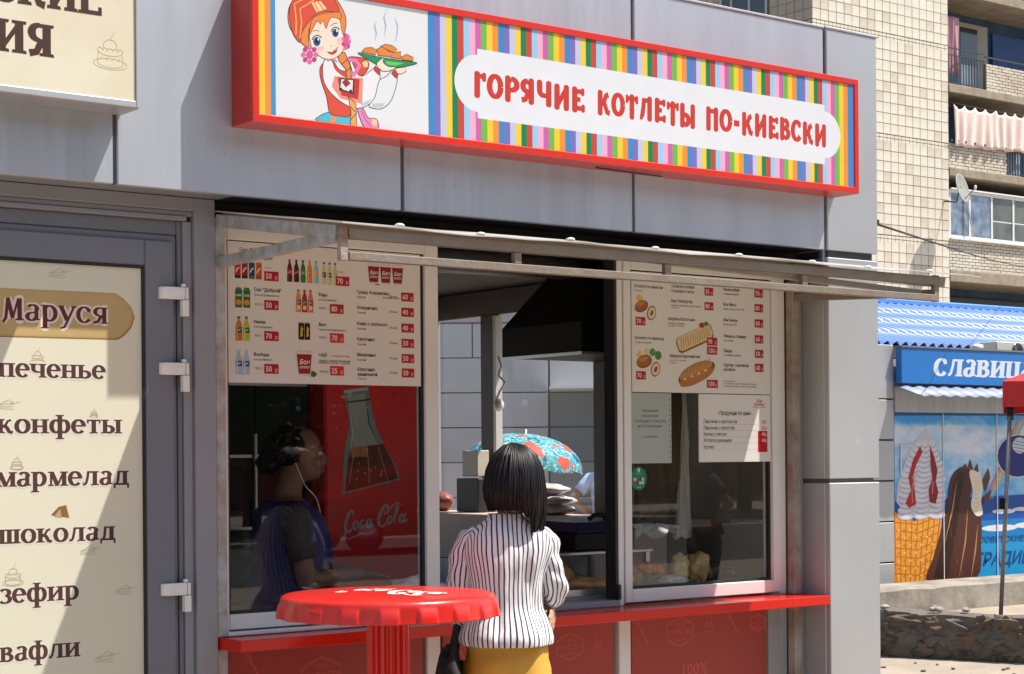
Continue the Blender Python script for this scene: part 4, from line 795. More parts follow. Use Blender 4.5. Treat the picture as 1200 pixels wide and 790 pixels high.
for k, (x, y, z, r, rz, mt, nm, lb, cat) in enumerate((
        (4.76, .33, 1.05, (.06, .035, .032), .2, bread, 'bun', 'dim brown bun at the left end of the window tray', 'bun'),
        (4.83, .36, 1.05, (.06, .04, .034), .8, bread, 'bun', 'second dim bun beside the foil wrap', 'bun'),
        (4.90, .36, 1.085, (.036, .03, .024), 0, crumb, 'breaded_cutlet', 'left bright orange breaded cutlet', 'cutlet'),
        (4.965, .37, 1.080, (.038, .03, .026), 0, crumb, 'breaded_cutlet', 'right bright orange breaded cutlet', 'cutlet'),
        (5.00, .31, 1.030, (.080, .035, .024), .15, foilm, 'film_wrapped_roll', 'pale film wrapped roll at the front of the tray', 'wrapped roll'),
        (5.13, .40, 1.075, (.050, .03, .060), .1, greenish, 'flatbread_roll', 'upright flatbread roll, left one of the two', 'flatbread'),
        (5.22, .38, 1.075, (.055, .03, .062), -.3, greenish, 'flatbread_roll', 'upright yellowish flatbread roll, right one of the two', 'flatbread'),
        (5.32, .42, 1.045, (.06, .05, .035), 0, dark_meat, 'glazed_pastry', 'dark glazed pastry near the right end of the tray', 'pastry'),
        (5.37, .36, 1.040, (.05, .04, .026), .5, dark_meat, 'glazed_pastry', 'small dark glazed pastry at the very right end', 'pastry'))):
    pastry(nm, (x, y, z), r, rz, mt, lb, cat, .45, k + 5)
plast = mat('cloudy plastic bread bag', (.82, .78, .76), rough=.3, col2=(.62, .52, .48), vscale=18, bump=.6, bscale=30)
for k, (y, z, r) in enumerate(((1.95, 1.325, (.10, .17, .028)), (1.95, 1.372, (.10, .155, .027)), (2.0, 1.425, (.09, .16, .032)))):
    pastry('bread_bag', (5.66, y, z), r, .1 * k, plast, ('bottom bag of the stack of clear bread bags on the ledge', 'middle bag of the stack of clear bread bags', 'top bag of the stack of clear bread bags')[k], 'bread bag', .25, k + 20, 'bags of bread stacked on the side ledge')
pastry('red_bun_bag', (5.66, 2.93, 1.35), (.06, .10, .055), 0, mat('reddish bun bag', (.36, .12, .09), rough=.4, var=.3, vscale=20), 'small reddish bag of buns on the ledge at the far left', 'bag', .3, 33)
pastry('crumpled_wrap', (3.86, .50, 1.05), (.13, .08, .045), .2, plast, 'crumpled clear plastic wrapping on the counter below the red fridge', 'wrapping', .7, 41)
MB().box(3.62, 3.98, .30, .60, 1.043, 1.055).build('tray', steel); tag(bpy.data.objects['tray.002'], 'plain steel tray on the counter inside the left window', 'tray')

# ================================================================== TABLE
TB = thing('bottle_cap_table', 'round red plastic standing table with a crimped bottle cap rim in front of the kiosk', 'table', (2.99, -.66, 0))
def captable(cx_, cy_, zt):
    m = MB(); N = 432; R = .318; rs = []
    def ring(r, z, crimp=0):
        out = []
        for i in range(N):
            a = 2 * pi * i / N; c = cos(a * 18 + .9); q = max(0, min(1, c * 5 + .2)) * crimp
            out.append((cx_ + (r + q) * cos(a), cy_ + (r + q) * sin(a), z))
        return out
    top = [(0.02, .006), (.10, .0055), (.2, .0035), (.28, -.002), (.312, -.004), (.322, -.009)]
    for r, z in top: rs.append(ring(r, zt + z))
    rs += [ring(.3255, zt - .018, .0), ring(.3265, zt - .026, .001), ring(.327, zt - .032, .006), ring(.328, zt - .052, .009), ring(.329, zt - .066, .010), ring(.330, zt - .070, .009), ring(.324, zt - .070, .009), ring(.312, zt - .03, 0), ring(.05, zt - .02, 0)]
    m.rings(rs); return m
zt = 1.190
captable(2.972, -.655, zt).build('tabletop', red_table, TB)
m = MB(); N = 72; rs = []
for r, z in ((.060, zt - .03), (.060, .95), (.066, .85), (.085, .6), (.092, .35), (.11, .15), (.2, .06), (.26, .03), (.27, 0)):
    rs.append([(2.972 + (r + .006 * (1 if (i % 4) < 2 else -1)) * cos(2 * pi * i / N), -.655 + (r + .006 * (1 if (i % 4) < 2 else -1)) * sin(2 * pi * i / N), z) for i in range(N)])
m.rings(rs, smooth=False); m.build('fluted_leg', red_table, TB)
pt = Print(0, None, .00002); script(pt, 0, 0, .034, (226, 214, 210), 1.9, 0)
fl = MB(); 
tv = []
for p_ in pt.mb.v:
    a_, b_ = p_[0] / .034, p_[2] / .034; u_ = (a_ - 4) / 4 * .185; w_ = (b_ - .7) / 1.4 * .085
    tv.append((2.955 + u_ * .35 - w_ * .85, -.70 - u_ * .93 - w_ * .45, zt + .0072 - .0035 * min(1, (u_ * u_ + w_ * w_) / .04) - p_[1] * .1))
fl.add(tv, pt.mb.f); fl.f = [tuple(f_) for f_ in fl.f]; fl.build('top_lettering', inks((236, 226, 220)), TB, kind='stuff')

# ================================================================== PEOPLE
skin = mat('warm skin', (.50, .27, .18), rough=.5, var=.08, vscale=20); skin_d = mat('tanned skin', (.26, .13, .08), rough=.5, var=.1, vscale=20)
hair_m = mat('black straight hair', (.009, .007, .007), rough=.45, var=.3, vscale=60, stretch=(1, 1, .1), spec=.28)
eyew = mat('eye white', (.7, .7, .68), rough=.2); eyed = mat('dark iris', (.02, .012, .01), rough=.1); lipm = mat('lips', (.42, .12, .10), rough=.4)
def cap(m, a, b, ra, rb, n=14):
    a, b = Vector(a), Vector(b); m.tube([a, a.lerp(b, .5), b], [ra, (ra + rb) / 2, rb], n); m.ell(a, (ra,) * 3, n, 8); m.ell(b, (rb,) * 3, n, 8)
def merge(m, name, mt, parent, voxel=.009, sm=3, xf=None):
    """overlapping volumes grown into one continuous surface"""
    if xf: m.v = [tuple(xf @ Vector(p)) for p in m.v]
    o = m.build(name + '_tmp', mt, None, org=(0, 0, 0)); r = o.modifiers.new('r', 'REMESH'); r.mode = 'VOXEL'; r.voxel_size = voxel; r.use_smooth_shade = True
    s_ = o.modifiers.new('s', 'SMOOTH'); s_.factor = .5; s_.iterations = sm
    dg = bpy.context.evaluated_depsgraph_get(); dg.update(); me = bpy.data.meshes.new_from_object(o.evaluated_get(dg)); bpy.data.objects.remove(o)
    O = ORG[parent.name]; me.transform(Matrix.Translation(-O)); me.materials.clear(); me.materials.append(mt)
    for p_ in me.polygons: p_.use_smooth = True
    me.name = name; ob = bpy.data.objects.new(name, me); COL.objects.link(ob); ob.parent = parent; ORG[ob.name] = O; return ob
def head(m, c, R):
    """face towards local +y"""
    def P(x, y, z): return Vector(c) + R @ Vector((x, y, z))
    m.ell(P(0, -.008, .025), (.074, .093, .090), 20, 14, rot=R); m.ell(P(0, .022, -.035), (.058, .066, .072), 18, 12, rot=R)
    m.ell(P(0, .058, -.078), (.026, .024, .022), 12, 8, rot=R); m.tube([P(0, .080, .018), P(0, .096, -.006), P(0, .108, -.028)], [.008, .011, .014], 8); m.ell(P(0, .100, -.031), (.017, .014, .010), 10, 6, rot=R)
    m.ell(P(0, .084, -.056), (.024, .012, .006), 10, 6, rot=R); m.ell(P(0, .082, -.066), (.020, .012, .006), 10, 6, rot=R)
    for s_ in (-1, 1): m.ell(P(s_ * .075, -.004, -.012), (.008, .018, .031), 10, 8, rot=R); m.ell(P(s_ * .04, .062, -.03), (.024, .02, .022), 10, 8, rot=R); m.ell(P(s_ * .034, .078, .026), (.026, .010, .008), 10, 6, rot=R)
def face_bits(c, R, parent, brow=hair_m):
    def P(x, y, z): return Vector(c) + R @ Vector((x, y, z))
    for s_ in (-1, 1):
        e = MB().ell(P(s_ * .031, .074, .006), (.013, .012, .0085), 12, 8, rot=R).build('eye', eyew, parent); MB().ell(P(s_ * .031, .0835, .006), (.0055, .004, .0058), 10, 6, rot=R).build('iris', eyed, e)
        MB().tube([P(s_ * .014, .089, .026), P(s_ * .03, .089, .033), P(s_ * .05, .078, .026)], [.003, .004, .002], 6).build('eyebrow', brow, parent)
    m = MB(); m.ell(P(0, .0885, -.0565), (.023, .009, .005), 12, 6, rot=R); m.ell(P(0, .0865, -.0655), (.019, .009, .0055), 12, 6, rot=R); m.build('mouth', lipm, parent)
def hand(m, w, d, up, curl=.5, k=1.0, thumb=1):
    """palm from wrist w along d; fingers curl towards -up"""
    w, d, up = Vector(w), Vector(d).normalized(), Vector(up); s = d.cross(up).normalized(); up = s.cross(d).normalized()
    Rm = Matrix((s, d, up)).transposed()
    m.ell(w + d * .045 * k, (.040 * k, .052 * k, .016 * k), 14, 10, rot=Rm)
    for i, (o_, L) in enumerate(((-.030, .066), (-.010, .076), (.010, .072), (.029, .056))):
        p0 = w + d * .082 * k + s * o_ * k; a = curl; p = [p0]
        for j, f_ in enumerate((.45, .32, .25)): a2 = curl * (j + 1) * .8; p.append(p[-1] + (d * cos(a2) - up * sin(a2)) * L * f_ * k)
        m.tube([w + d * .05 * k + s * o_ * .8 * k] + p, [.009 * k, .009 * k, .0088 * k, .008 * k, .0065 * k], 8); m.ell(p[-1], (.0066 * k,) * 3, 8, 6)
    t0 = w + d * .02 * k - s * .030 * k * thumb; q = [t0, t0 + (d * .6 - s * .8 * thumb) * .030 * k, t0 + (d * .85 - s * .6 * thumb - up * .2) * .058 * k]
    m.tube(q, [.012 * k, .0105 * k, .008 * k], 8); m.ell(q[-1], (.008 * k,) * 3, 8, 6)
def stripes(name, base, line, freq, duty, rough=.6):
    mt = bpy.data.materials.new(name); mt.use_nodes = True; t = mt.node_tree; b = t.nodes['Principled BSDF']; b.inputs['Roughness'].default_value = rough
    b.inputs['Sheen Weight'].default_value = .2
    uv = t.nodes.new('ShaderNodeUVMap'); sx = t.nodes.new('ShaderNodeSeparateXYZ'); t.links.new(uv.outputs[0], sx.inputs[0])
    tc = t.nodes.new('ShaderNodeTexCoord'); n = t.nodes.new('ShaderNodeTexNoise'); n.inputs['Scale'].default_value = 7; t.links.new(tc.outputs['Object'], n.inputs[0])
    w1 = t.nodes.new('ShaderNodeMath'); w1.operation = 'MULTIPLY_ADD'; w1.inputs[1].default_value = .010; t.links.new(n.outputs[0], w1.inputs[0]); t.links.new(sx.outputs[0], w1.inputs[2])
    m1 = t.nodes.new('ShaderNodeMath'); m1.operation = 'MULTIPLY'; m1.inputs[1].default_value = freq; t.links.new(w1.outputs[0], m1.inputs[0])
    f = t.nodes.new('ShaderNodeMath'); f.operation = 'FRACT'; t.links.new(m1.outputs[0], f.inputs[0]); c = t.nodes.new('ShaderNodeMath'); c.operation = 'LESS_THAN'; c.inputs[1].default_value = duty; t.links.new(f.outputs[0], c.inputs[0])
    mx = t.nodes.new('ShaderNodeMix'); mx.data_type = 'RGBA'; t.links.new(c.outputs[0], mx.inputs[0]); mx.inputs[6].default_value = (*base, 1); mx.inputs[7].default_value = (*line, 1); t.links.new(mx.outputs[2], b.inputs['Base Color'])
    n2 = t.nodes.new('ShaderNodeTexNoise'); n2.inputs['Scale'].default_value = 22; mp = t.nodes.new('ShaderNodeMapping'); mp.inputs['Scale'].default_value = (1, 1, .35); t.links.new(tc.outputs['Object'], mp.inputs[0]); t.links.new(mp.outputs[0], n2.inputs[0])
    bp = t.nodes.new('ShaderNodeBump'); bp.inputs['Strength'].default_value = .5; bp.inputs['Distance'].default_value = .015; t.links.new(n2.outputs[0], bp.inputs['Height']); t.links.new(bp.outputs[0], b.inputs['Normal'])
    return mt
shirt_m = stripes('white shirt with navy stripes', (.72, .70, .72), (.006, .007, .022), 50, .30)

C0 = Vector((3.535, -.50, 0)); th = -radians(31); RZ = Matrix.Rotation(th, 4, 'Z'); XF = Matrix.Translation(C0) @ RZ @ Matrix.Diagonal((.86, .93, 1, 1)); R3 = RZ.to_3x3()
CU = thing('person', 'woman with black bob in a striped white shirt and yellow trousers at the counter', 'person', C0)
mb = MB()
mb.rings([[(a * cos(q), b * sin(q) + yo, z) for q in [2 * pi * i / 20 for i in range(20)]] for (z, a, b, yo) in ((.80, .165, .125, -.01), (.90, .165, .12, -.01), (1.02, .135, .095, 0), (1.12, .125, .09, .01), (1.22, .145, .10, .01), (1.30, .145, .085, 0), (1.335, .110, .065, -.005), (1.375, .07, .055, 0))])
cap(mb, (.005, -.005, 1.35), (.03, .012, 1.47), .052, .046)
for s_ in (-1, 1):
    cap(mb, (s_ * .085, 0, .84), (s_ * .08, .01, .48), .085, .055); cap(mb, (s_ * .08, .01, .48), (s_ * .08, -.02, .10), .052, .036); mb.ell((s_ * .08, .05, .045), (.042, .115, .040))
cap(mb, (-.142, .004, 1.300), (-.166, .035, 1.09), .034, .032); cap(mb, (-.168, .035, 1.09), (.02, .165, 1.085), .034, .028); cap(mb, (.02, .165, 1.085), (.165, .135, 1.072), .028, .024)
cap(mb, (.142, .004, 1.300), (.176, .0, 1.15), .034, .032); cap(mb, (.178, 0, 1.15), (.03, .185, 1.13), .034, .024)
HR = Matrix.Rotation(radians(-24), 3, 'Z') @ Matrix.Rotation(radians(-12), 3, 'X'); head(mb, Vector((.035, .02, 1.525)), HR)
hand(mb, (.178, .095, 1.070), (.02, -1, -.06), (1, .02, 0), .25, 1.0); hand(mb, (.02, .19, 1.13), (-1, .1, .1), (0, 1, 0), .4, .95)
merge(mb, 'body', skin, CU, .0075, 3, XF); face_bits(XF @ Vector((.035, .02, 1.525)), R3 @ HR, CU)
# shirt: rings lofted round the torso, stripes follow the cloth
def cloth(rows, name, mt, parent, XFm, N=72, wr=.006, flat_top=True, ws=9, zfreq=3, m=None):
    m = MB(); rs = []; aS = max(r[1] for r in rows if r[0] > 1.25) if any(r[0] > 1.25 for r in rows) else None
    k = 0
    for ri, (z, a, b, yo) in enumerate(rows):
        ring_ = []
        for i in range(N):
            q = 2 * pi * i / N; x = a * abs(cos(q)) ** .85 * (1 if cos(q) > 0 else -1); y = b * abs(sin(q)) ** .85 * (1 if sin(q) > 0 else -1) + yo
            w_ = noise.noise(Vector((x * ws, y * ws, z * zfreq))) * wr + noise.noise(Vector((x * 26, y * 26, z * 9 + 5))) * wr * .45
            d = Vector((x, y - yo, 0)); d = d.normalized() if d.length > 1e-6 else Vector((1, 0, 0))
            p = Vector((x, y, z)) + d * w_; ring_.append(XFm @ p)
            if aS and z > 1.31: u = math.asin(max(-1, min(1, x / aS))) * .165 * (1 if y < yo else -1)
            else: u = math.asin(max(-1, min(1, x / a * .999))) * .165 * (1 if y < yo else -1)
            m.uv[k] = (u, z); k += 1
        rs.append(ring_)
    m.rings(rs, cap=False); o = m.build(name, mt, parent); return o
def dens(rows, n=5):
    out = []
    for i in range(len(rows) - 1):
        p0, p1, p2, p3 = rows[max(i - 1, 0)], rows[i], rows[i + 1], rows[min(i + 2, len(rows) - 1)]
        for j in range(n):
            t_ = j / n; out.append(tuple(.5 * (2 * p1[k] + (p2[k] - p0[k]) * t_ + (2 * p0[k] - 5 * p1[k] + 4 * p2[k] - p3[k]) * t_ * t_ + (3 * p1[k] - p0[k] - 3 * p2[k] + p3[k]) * t_ ** 3) for k in range(4)))
    return out + [rows[-1]]
SH = cloth(dens([(.984, .172, .138, -.015), (.990, .176, .141, -.015), (1.015, .178, .142, -.012), (1.06, .164, .126, -.006), (1.11, .143, .112, 0), (1.18, .147, .116, .004), (1.25, .158, .118, 0), (1.30, .168, .108, -.004), (1.335, .158, .094, -.008), (1.362, .122, .080, -.010), (1.385, .092, .072, -.008), (1.402, .072, .066, -.004), (1.410, .070, .064, 0)]), 'shirt', shirt_m, CU, XF, wr=.022, N=110)
def sleeve(path, rad, name, N=28, wr=.016):
    m = MB(); pts = [Vector(p) for p in path]; k = 0; rs = []; pu = Vector((0, 1, 0))
    for j, p in enumerate(pts):
        d = (pts[min(j + 1, len(pts) - 1)] - pts[max(j - 1, 0)]).normalized(); r = d.cross(pu).normalized(); u_ = r.cross(d).normalized(); ring_ = []
        for i in range(N):
            a = 2 * pi * i / N; v = r * cos(a) + u_ * sin(a); w_ = noise.noise((p + v * rad[j]) * 24) * wr
            ring_.append(XF @ (p + v * (rad[j] + w_))); m.uv[k] = (a * .053, 0); k += 1
        rs.append(ring_)
    m.rings(rs, cap=True); return m.build(name, shirt_m, CU)
def interp(ps, n=6):
    ps = [tuple(p) for p in ps]; out = []
    for i in range(len(ps) - 1):
        p0, p1, p2, p3 = ps[max(i - 1, 0)], ps[i], ps[i + 1], ps[min(i + 2, len(ps) - 1)]
        for j in range(n):
            t_ = j / n; out.append(tuple(.5 * (2 * p1[k] + (p2[k] - p0[k]) * t_ + (2 * p0[k] - 5 * p1[k] + 4 * p2[k] - p3[k]) * t_ * t_ + (3 * p1[k] - p0[k] - 3 * p2[k] + p3[k]) * t_ ** 3) for k in range(len(ps[0]))))
    return out + [ps[-1]]
for nm, q in (('sleeve', [(-.112, 0, 1.345, .030), (-.150, 0, 1.316, .045), (-.166, .01, 1.24, .049), (-.172, .03, 1.14, .050), (-.165, .055, 1.085, .050), (-.11, .10, 1.075, .044), (-.05, .125, 1.075, .040)]),
              ('sleeve', [(.112, 0, 1.345, .030), (.150, 0, 1.316, .045), (.164, .0, 1.25, .048), (.178, .0, 1.20, .050), (.184, .01, 1.155, .050), (.165, .05, 1.138, .050), (.12, .10, 1.14, .046)])):
    qq = interp(q); sleeve([p[:3] for p in qq], [p[3] for p in qq], nm)
rn = random.Random(77)
yellow = mat('mustard yellow cloth', (.62, .33, .035), rough=.6, var=.12, vscale=9, bump=.2, bscale=14)
cloth(dens([(.60, .165, .14, 0), (.80, .176, .142, -.012), (.90, .170, .136, -.012), (.985, .150, .118, -.008), (1.005, .146, .112, -.006)]), 'trousers', yellow, CU, XF, wr=.010, ws=4, zfreq=26)
for s_ in (-1, 1):
    m = MB(); m.tube([XF @ Vector(p) for p in ((s_ * .083, -.004, .62), (s_ * .082, .01, .42), (s_ * .08, -.01, .12))], [.090, .065, .052], 18); m.build('trouser_leg', yellow, CU)
    MB().ell(XF @ Vector((s_ * .08, .05, .042)), (.046, .125, .042), rot=R3).build('shoe', rubber, CU)
# hair: a cap of long locks laid over the head
hc = Vector((.035, .005, 1.535)); m = MB(); m.ell(XF @ (hc + Vector((0, -.012, .005))), (.091, .098, .092), 20, 14, rot=R3)
rn = random.Random(5)
def lock(a, zend, rout=1.0, wdt=.011):
    ca, sa = cos(a), sin(a); pts = []; rr = []
    A, B = .104 * rout, .108 * rout
    for t_ in (0, .12, .25, .4, .6, .8, 1.0):
        ph = min(t_ / .45, 1) * pi / 2; x = hc.x + A * sin(ph) * ca; y = B * sin(ph) * sa - .01; z = hc.z + .100 * rout * cos(ph)
        if t_ > .4: f_ = (t_ - .4) / .6; z = hc.z + .0 + (zend - hc.z) * f_; bulge = 1 + .13 * sin(f_ * pi * .9) - .10 * f_ ** 2; x = hc.x + A * ca * bulge; y = B * sa * bulge - .01 - .004 * f_
        dr = .010 * t_ * noise.noise(Vector((a * 3, t_ * 1.5, 2))) + .003 * noise.noise(Vector((a * 40, t_ * 3, 7))); pts.append(XF @ Vector((x + dr - sa * dr, y + rn.uniform(-.002, .002), z))); rr.append(wdt * (1.05 - .55 * t_ ** 3))
    m.tube(pts, rr, 5)
for k in range(620):
    a = radians(-90 + rn.gauss(0, 82)); dg_ = math.degrees(a)
    da = abs(((dg_ + 90 + 180) % 360) - 180)
    if da > 146: continue
    side = cos(a)
    zend = 1.418 + .010 * rn.random() - (.058 * max(0, side) ** 1.1) + .004 * rn.random(); 
    if side > .75: zend -= .012
    lock(a, zend, rn.uniform(.93, 1.045), rn.uniform(.0018, .0048))
for k in range(46): lock(radians(rn.uniform(-62, 8)), 1.352 + rn.uniform(-.006, .02), rn.uniform(.9, 1.03), rn.uniform(.004, .006))
m.build('hair', hair_m, CU)
m = MB(); m.tube([XF @ Vector((.062 * cos(q), .052 * sin(q) - .002, 1.402 + .010 * -sin(q))) for q in [2 * pi * i / 30 for i in range(31)]], .0018, 5); m.build('necklace', mat('thin gold chain', (.6, .4, .15), rough=.3, metal=.9), CU)
BG = thing('black_handbag', 'soft black bag hanging at the left hip of the woman in stripes', 'handbag', (3.40, -.24, .55))
m = MB(); m.ell(XF @ Vector((-.215, .02, .78)), (.055, .15, .20), 18, 14, rot=R3, noise_a=.35, seed=9); m.build('bag_body', mat('soft black cloth', (.012, .012, .013), rough=.8), BG)
m = MB(); m.tube([XF @ Vector(p) for p in interp([(-.215, .12, .90), (-.19, .09, 1.0), (-.185, .05, 1.045), (-.19, .0, 1.0), (-.21, -.06, .90)])], .012, 6); m.build('bag_strap', mat('soft black cloth', (.012, .012, .013)), BG)

# seller behind the left pane, in profile
V0 = Vector((3.57, .98, .125)); vt = -radians(112); VR = Matrix.Rotation(vt, 4, 'Z'); VX = Matrix.Translation(V0) @ VR; VR3 = VR.to_3x3()
VD = thing('person', 'dark haired seller in a blue top seen in profile behind the left pane', 'person', V0)
mb = MB(); hz = 1.485
mb.rings([[(a * cos(q), b * sin(q) + yo, z) for q in [2 * pi * i / 20 for i in range(20)]] for (z, a, b, yo) in ((.70, .19, .16, -.02), (.85, .19, .15, -.02), (.98, .17, .14, 0), (1.10, .175, .14, .015), (1.20, .19, .13, .01), (1.27, .165, .10, -.01), (1.315, .08, .06, 0))])
cap(mb, (0, -.005, 1.29), (0, .02, 1.42), .056, .05); head(mb, Vector((0, .05, hz)), Matrix.Identity(3))
for s_ in (-1, 1):
    cap(mb, (s_ * .185, 0, 1.245), (s_ * .215, .04, 1.0), .048, .040); cap(mb, (s_ * .215, .04, 1.0), (s_ * .10, .26, 1.015), .038, .027); hand(mb, (s_ * .10, .27, 1.015), (-s_ * .25, 1, -.1), (0, 0, 1), .35, 1.0, s_)
    cap(mb, (s_ * .10, 0, .78), (s_ * .10, .02, .42), .095, .062); cap(mb, (s_ * .10, .02, .42), (s_ * .10, 0, .08), .058, .042); mb.ell((s_ * .10, .05, .045), (.045, .12, .045))
merge(mb, 'body', skin_d, VD, .0085, 3, VX); face_bits(VX @ Vector((0, .05, hz)), VR3, VD)
bluem = mat('royal blue cloth', (.008, .028, .17), rough=.7, var=.25, vscale=12, bump=.3, bscale=16); darkm = mat('dark patterned apron', (.018, .017, .02), rough=.8, col2=(.05, .045, .045), vscale=30)
o = cloth(dens([(.62, .22, .18, -.02), (.80, .20, .165, -.02), (.98, .185, .155, 0), (1.10, .19, .155, .015), (1.20, .20, .142, .01), (1.262, .185, .115, -.005), (1.295, .12, .085, -.01), (1.305, .10, .08, -.01)]), 'blue_top', bluem, VD, VX, wr=.012)
for s_ in (-1, 1):
    m = MB(); m.tube([VX @ Vector(p) for p in ((s_ * .14, 0, 1.275), (s_ * .185, 0, 1.25), (s_ * .203, .015, 1.15), (s_ * .21, .03, 1.08))], [.04, .062, .058, .056], 18); m.build('sleeve', darkm, VD)
    m = MB(); m.tube([VX @ Vector(p) for p in ((s_ * .09, 0, .70), (s_ * .10, .02, .42), (s_ * .10, 0, .08))], [.11, .075, .06], 14); m.build('trouser_leg', darkm, VD)
m = MB(); hcv = Vector((0, .028, hz + .028)); m.ell(VX @ (hcv + Vector((0, -.02, 0))), (.088, .093, .082), 18, 12, rot=VR3); hc_ = hcv
rn = random.Random(11)
for k in range(90):
    a = radians(-90 + rn.uniform(-105, 105)); e_ = rn.uniform(0, 1.9); a, e_ = (radians(rn.uniform(0, 360)), rn.uniform(.3, 1.15)) if k % 3 == 0 else (a, e_); d = Vector((cos(a) * sin(e_), sin(a) * sin(e_), cos(e_)))
    p = hcv + Vector((0, -.02, 0)) + Vector((d.x * .088, d.y * .096, d.z * .085)); p2 = p + Vector((d.x * .012, -.008, -.022)); p3 = p2 + Vector((rn.uniform(-.012, .012), -.014, -.02))
    m.tube([VX @ p, VX @ p2, VX @ p3], [.013, .012, .005], 5)
m.ell(VX @ Vector((0, -.075, hz - .03)), (.05, .045, .05), 14, 10, rot=VR3, noise_a=.3); m.build('hair', hair_m, VD)
m = MB(); m.tube([VX @ Vector(p) for p in interp([(.083, .02, hz - .03), (.07, .06, hz - .12), (.06, .11, 1.30), (.03, .14, 1.15), (.02, .15, 1.02)])], .0025, 5); m.build('earphone_cord', white_pl, VD)

# man outside, seen through the side window
N0 = Vector((11.08, 7.85, 0)); nt_ = -radians(48); NR = Matrix.Rotation(nt_, 4, 'Z'); NX = Matrix.Translation(N0) @ NR; NR3 = NR.to_3x3()
MN = thing('person', 'man in a light blue shirt with hand on hip, beyond the side window', 'person', N0)
mb = MB(); hz = 1.60
mb.rings([[(a * cos(q), b * sin(q) + yo, z) for q in [2 * pi * i / 20 for i in range(20)]] for (z, a, b, yo) in ((.82, .17, .12, 0), (.95, .165, .12, 0), (1.08, .165, .125, .02), (1.22, .185, .125, .01), (1.36, .195, .11, 0), (1.42, .15, .08, 0), (1.46, .07, .06, 0))])
cap(mb, (0, -.005, 1.43), (0, .012, 1.55), .06, .055); head(mb, Vector((0, .02, hz)), Matrix.Identity(3))
for s_ in (-1, 1):
    cap(mb, (s_ * .19, 0, 1.38), (s_ * .36, -.08, 1.19), .05, .042); cap(mb, (s_ * .36, -.08, 1.19), (s_ * .20, -.02, 1.03), .040, .028); hand(mb, (s_ * .19, -.01, 1.01), (-s_ * .1, 1, -.3), (s_ * 1, 0, 0), .4, 1.0, s_)
    cap(mb, (s_ * .10, 0, .88), (s_ * .10, .02, .48), .095, .062); cap(mb, (s_ * .10, .02, .48), (s_ * .10, -.01, .09), .058, .042); mb.ell((s_ * .10, .06, .05), (.05, .135, .05))
merge(mb, 'body', skin_d, MN, .011, 3, NX); face_bits(NX @ Vector((0, .02, hz)), NR3, MN)
lb = mat('light blue checked shirt', (.42, .52, .72), rough=.7, var=.2, vscale=30)
cloth(dens([(.93, .19, .15, 0), (1.08, .185, .145, .02), (1.22, .20, .14, .01), (1.36, .205, .125, 0), (1.43, .14, .09, 0), (1.455, .085, .075, 0)]), 'shirt', lb, MN, NX, wr=.012)
for s_ in (-1, 1):
    m = MB(); m.tube([NX @ Vector(p) for p in ((s_ * .15, 0, 1.40), (s_ * .195, -.01, 1.375), (s_ * .26, -.03, 1.30), (s_ * .30, -.05, 1.25))], [.045, .065, .062, .06], 16); m.build('sleeve', lb, MN)
    m = MB(); m.tube([NX @ Vector(p) for p in ((s_ * .095, 0, .97), (s_ * .10, 0, .85), (s_ * .10, .02, .48), (s_ * .10, -.01, .09))], [.095, .115, .08, .065], 16); m.build('trouser_leg', mat('navy trousers', (.015, .02, .045), rough=.8), MN)
m = MB(); m.ell(NX @ Vector((0, -.018, hz + .050)), (.078, .090, .070), 18, 12, rot=NR3, noise_a=.05); m.build('hair', hair_m, MN)

# ================================================================== BEYOND THE SIDE WINDOW
um = bpy.data.materials.new('tropical print canopy'); um.use_nodes = True; t = um.node_tree; b = t.nodes['Principled BSDF']; b.inputs['Roughness'].default_value = .6
tc = t.nodes.new('ShaderNodeTexCoord'); v1 = t.nodes.new('ShaderNodeTexVoronoi'); v1.inputs['Scale'].default_value = 9; n1 = t.nodes.new('ShaderNodeTexNoise'); n1.inputs['Scale'].default_value = 5; n1.inputs['Distortion'].default_value = 2.5
t.links.new(tc.outputs['Object'], v1.inputs[0]); t.links.new(tc.outputs['Object'], n1.inputs[0]); r = t.nodes.new('ShaderNodeValToRGB'); r.color_ramp.interpolation = 'CONSTANT'
for i, (p_, c) in enumerate(((0, (.02, .10, .26)), (.42, (.02, .36, .38)), (.5, (.45, .70, .68)), (.54, (.04, .30, .44)), (.62, (.10, .50, .46)))):
    e = r.color_ramp.elements[i] if i < 2 else r.color_ramp.elements.new(p_); e.position = p_; e.color = (*c, 1)
t.links.new(n1.outputs[0], r.inputs[0]); v2 = t.nodes.new('ShaderNodeTexVoronoi'); v2.inputs['Scale'].default_value = 4.6; nd = t.nodes.new('ShaderNodeTexNoise'); nd.inputs['Scale'].default_value = 9; vm = t.nodes.new('ShaderNodeVectorMath'); vm.operation = 'MULTIPLY_ADD'; vm.inputs[1].default_value = (.16, .16, .16); t.links.new(tc.outputs['Object'], nd.inputs[0]); t.links.new(nd.outputs[1], vm.inputs[0]); t.links.new(tc.outputs['Object'], vm.inputs[2]); t.links.new(vm.outputs[0], v2.inputs[0]); lt = t.nodes.new('ShaderNodeMath'); lt.operation = 'LESS_THAN'; lt.inputs[1].default_value = .33; t.links.new(v2.outputs[0], lt.inputs[0])
mx = t.nodes.new('ShaderNodeMix'); mx.data_type = 'RGBA'; t.links.new(lt.outputs[0], mx.inputs[0]); t.links.new(r.outputs[0], mx.inputs[6]); mx.inputs[7].default_value = (.72, .09, .05, 1); t.links.new(mx.outputs[2], b.inputs['Base Color'])
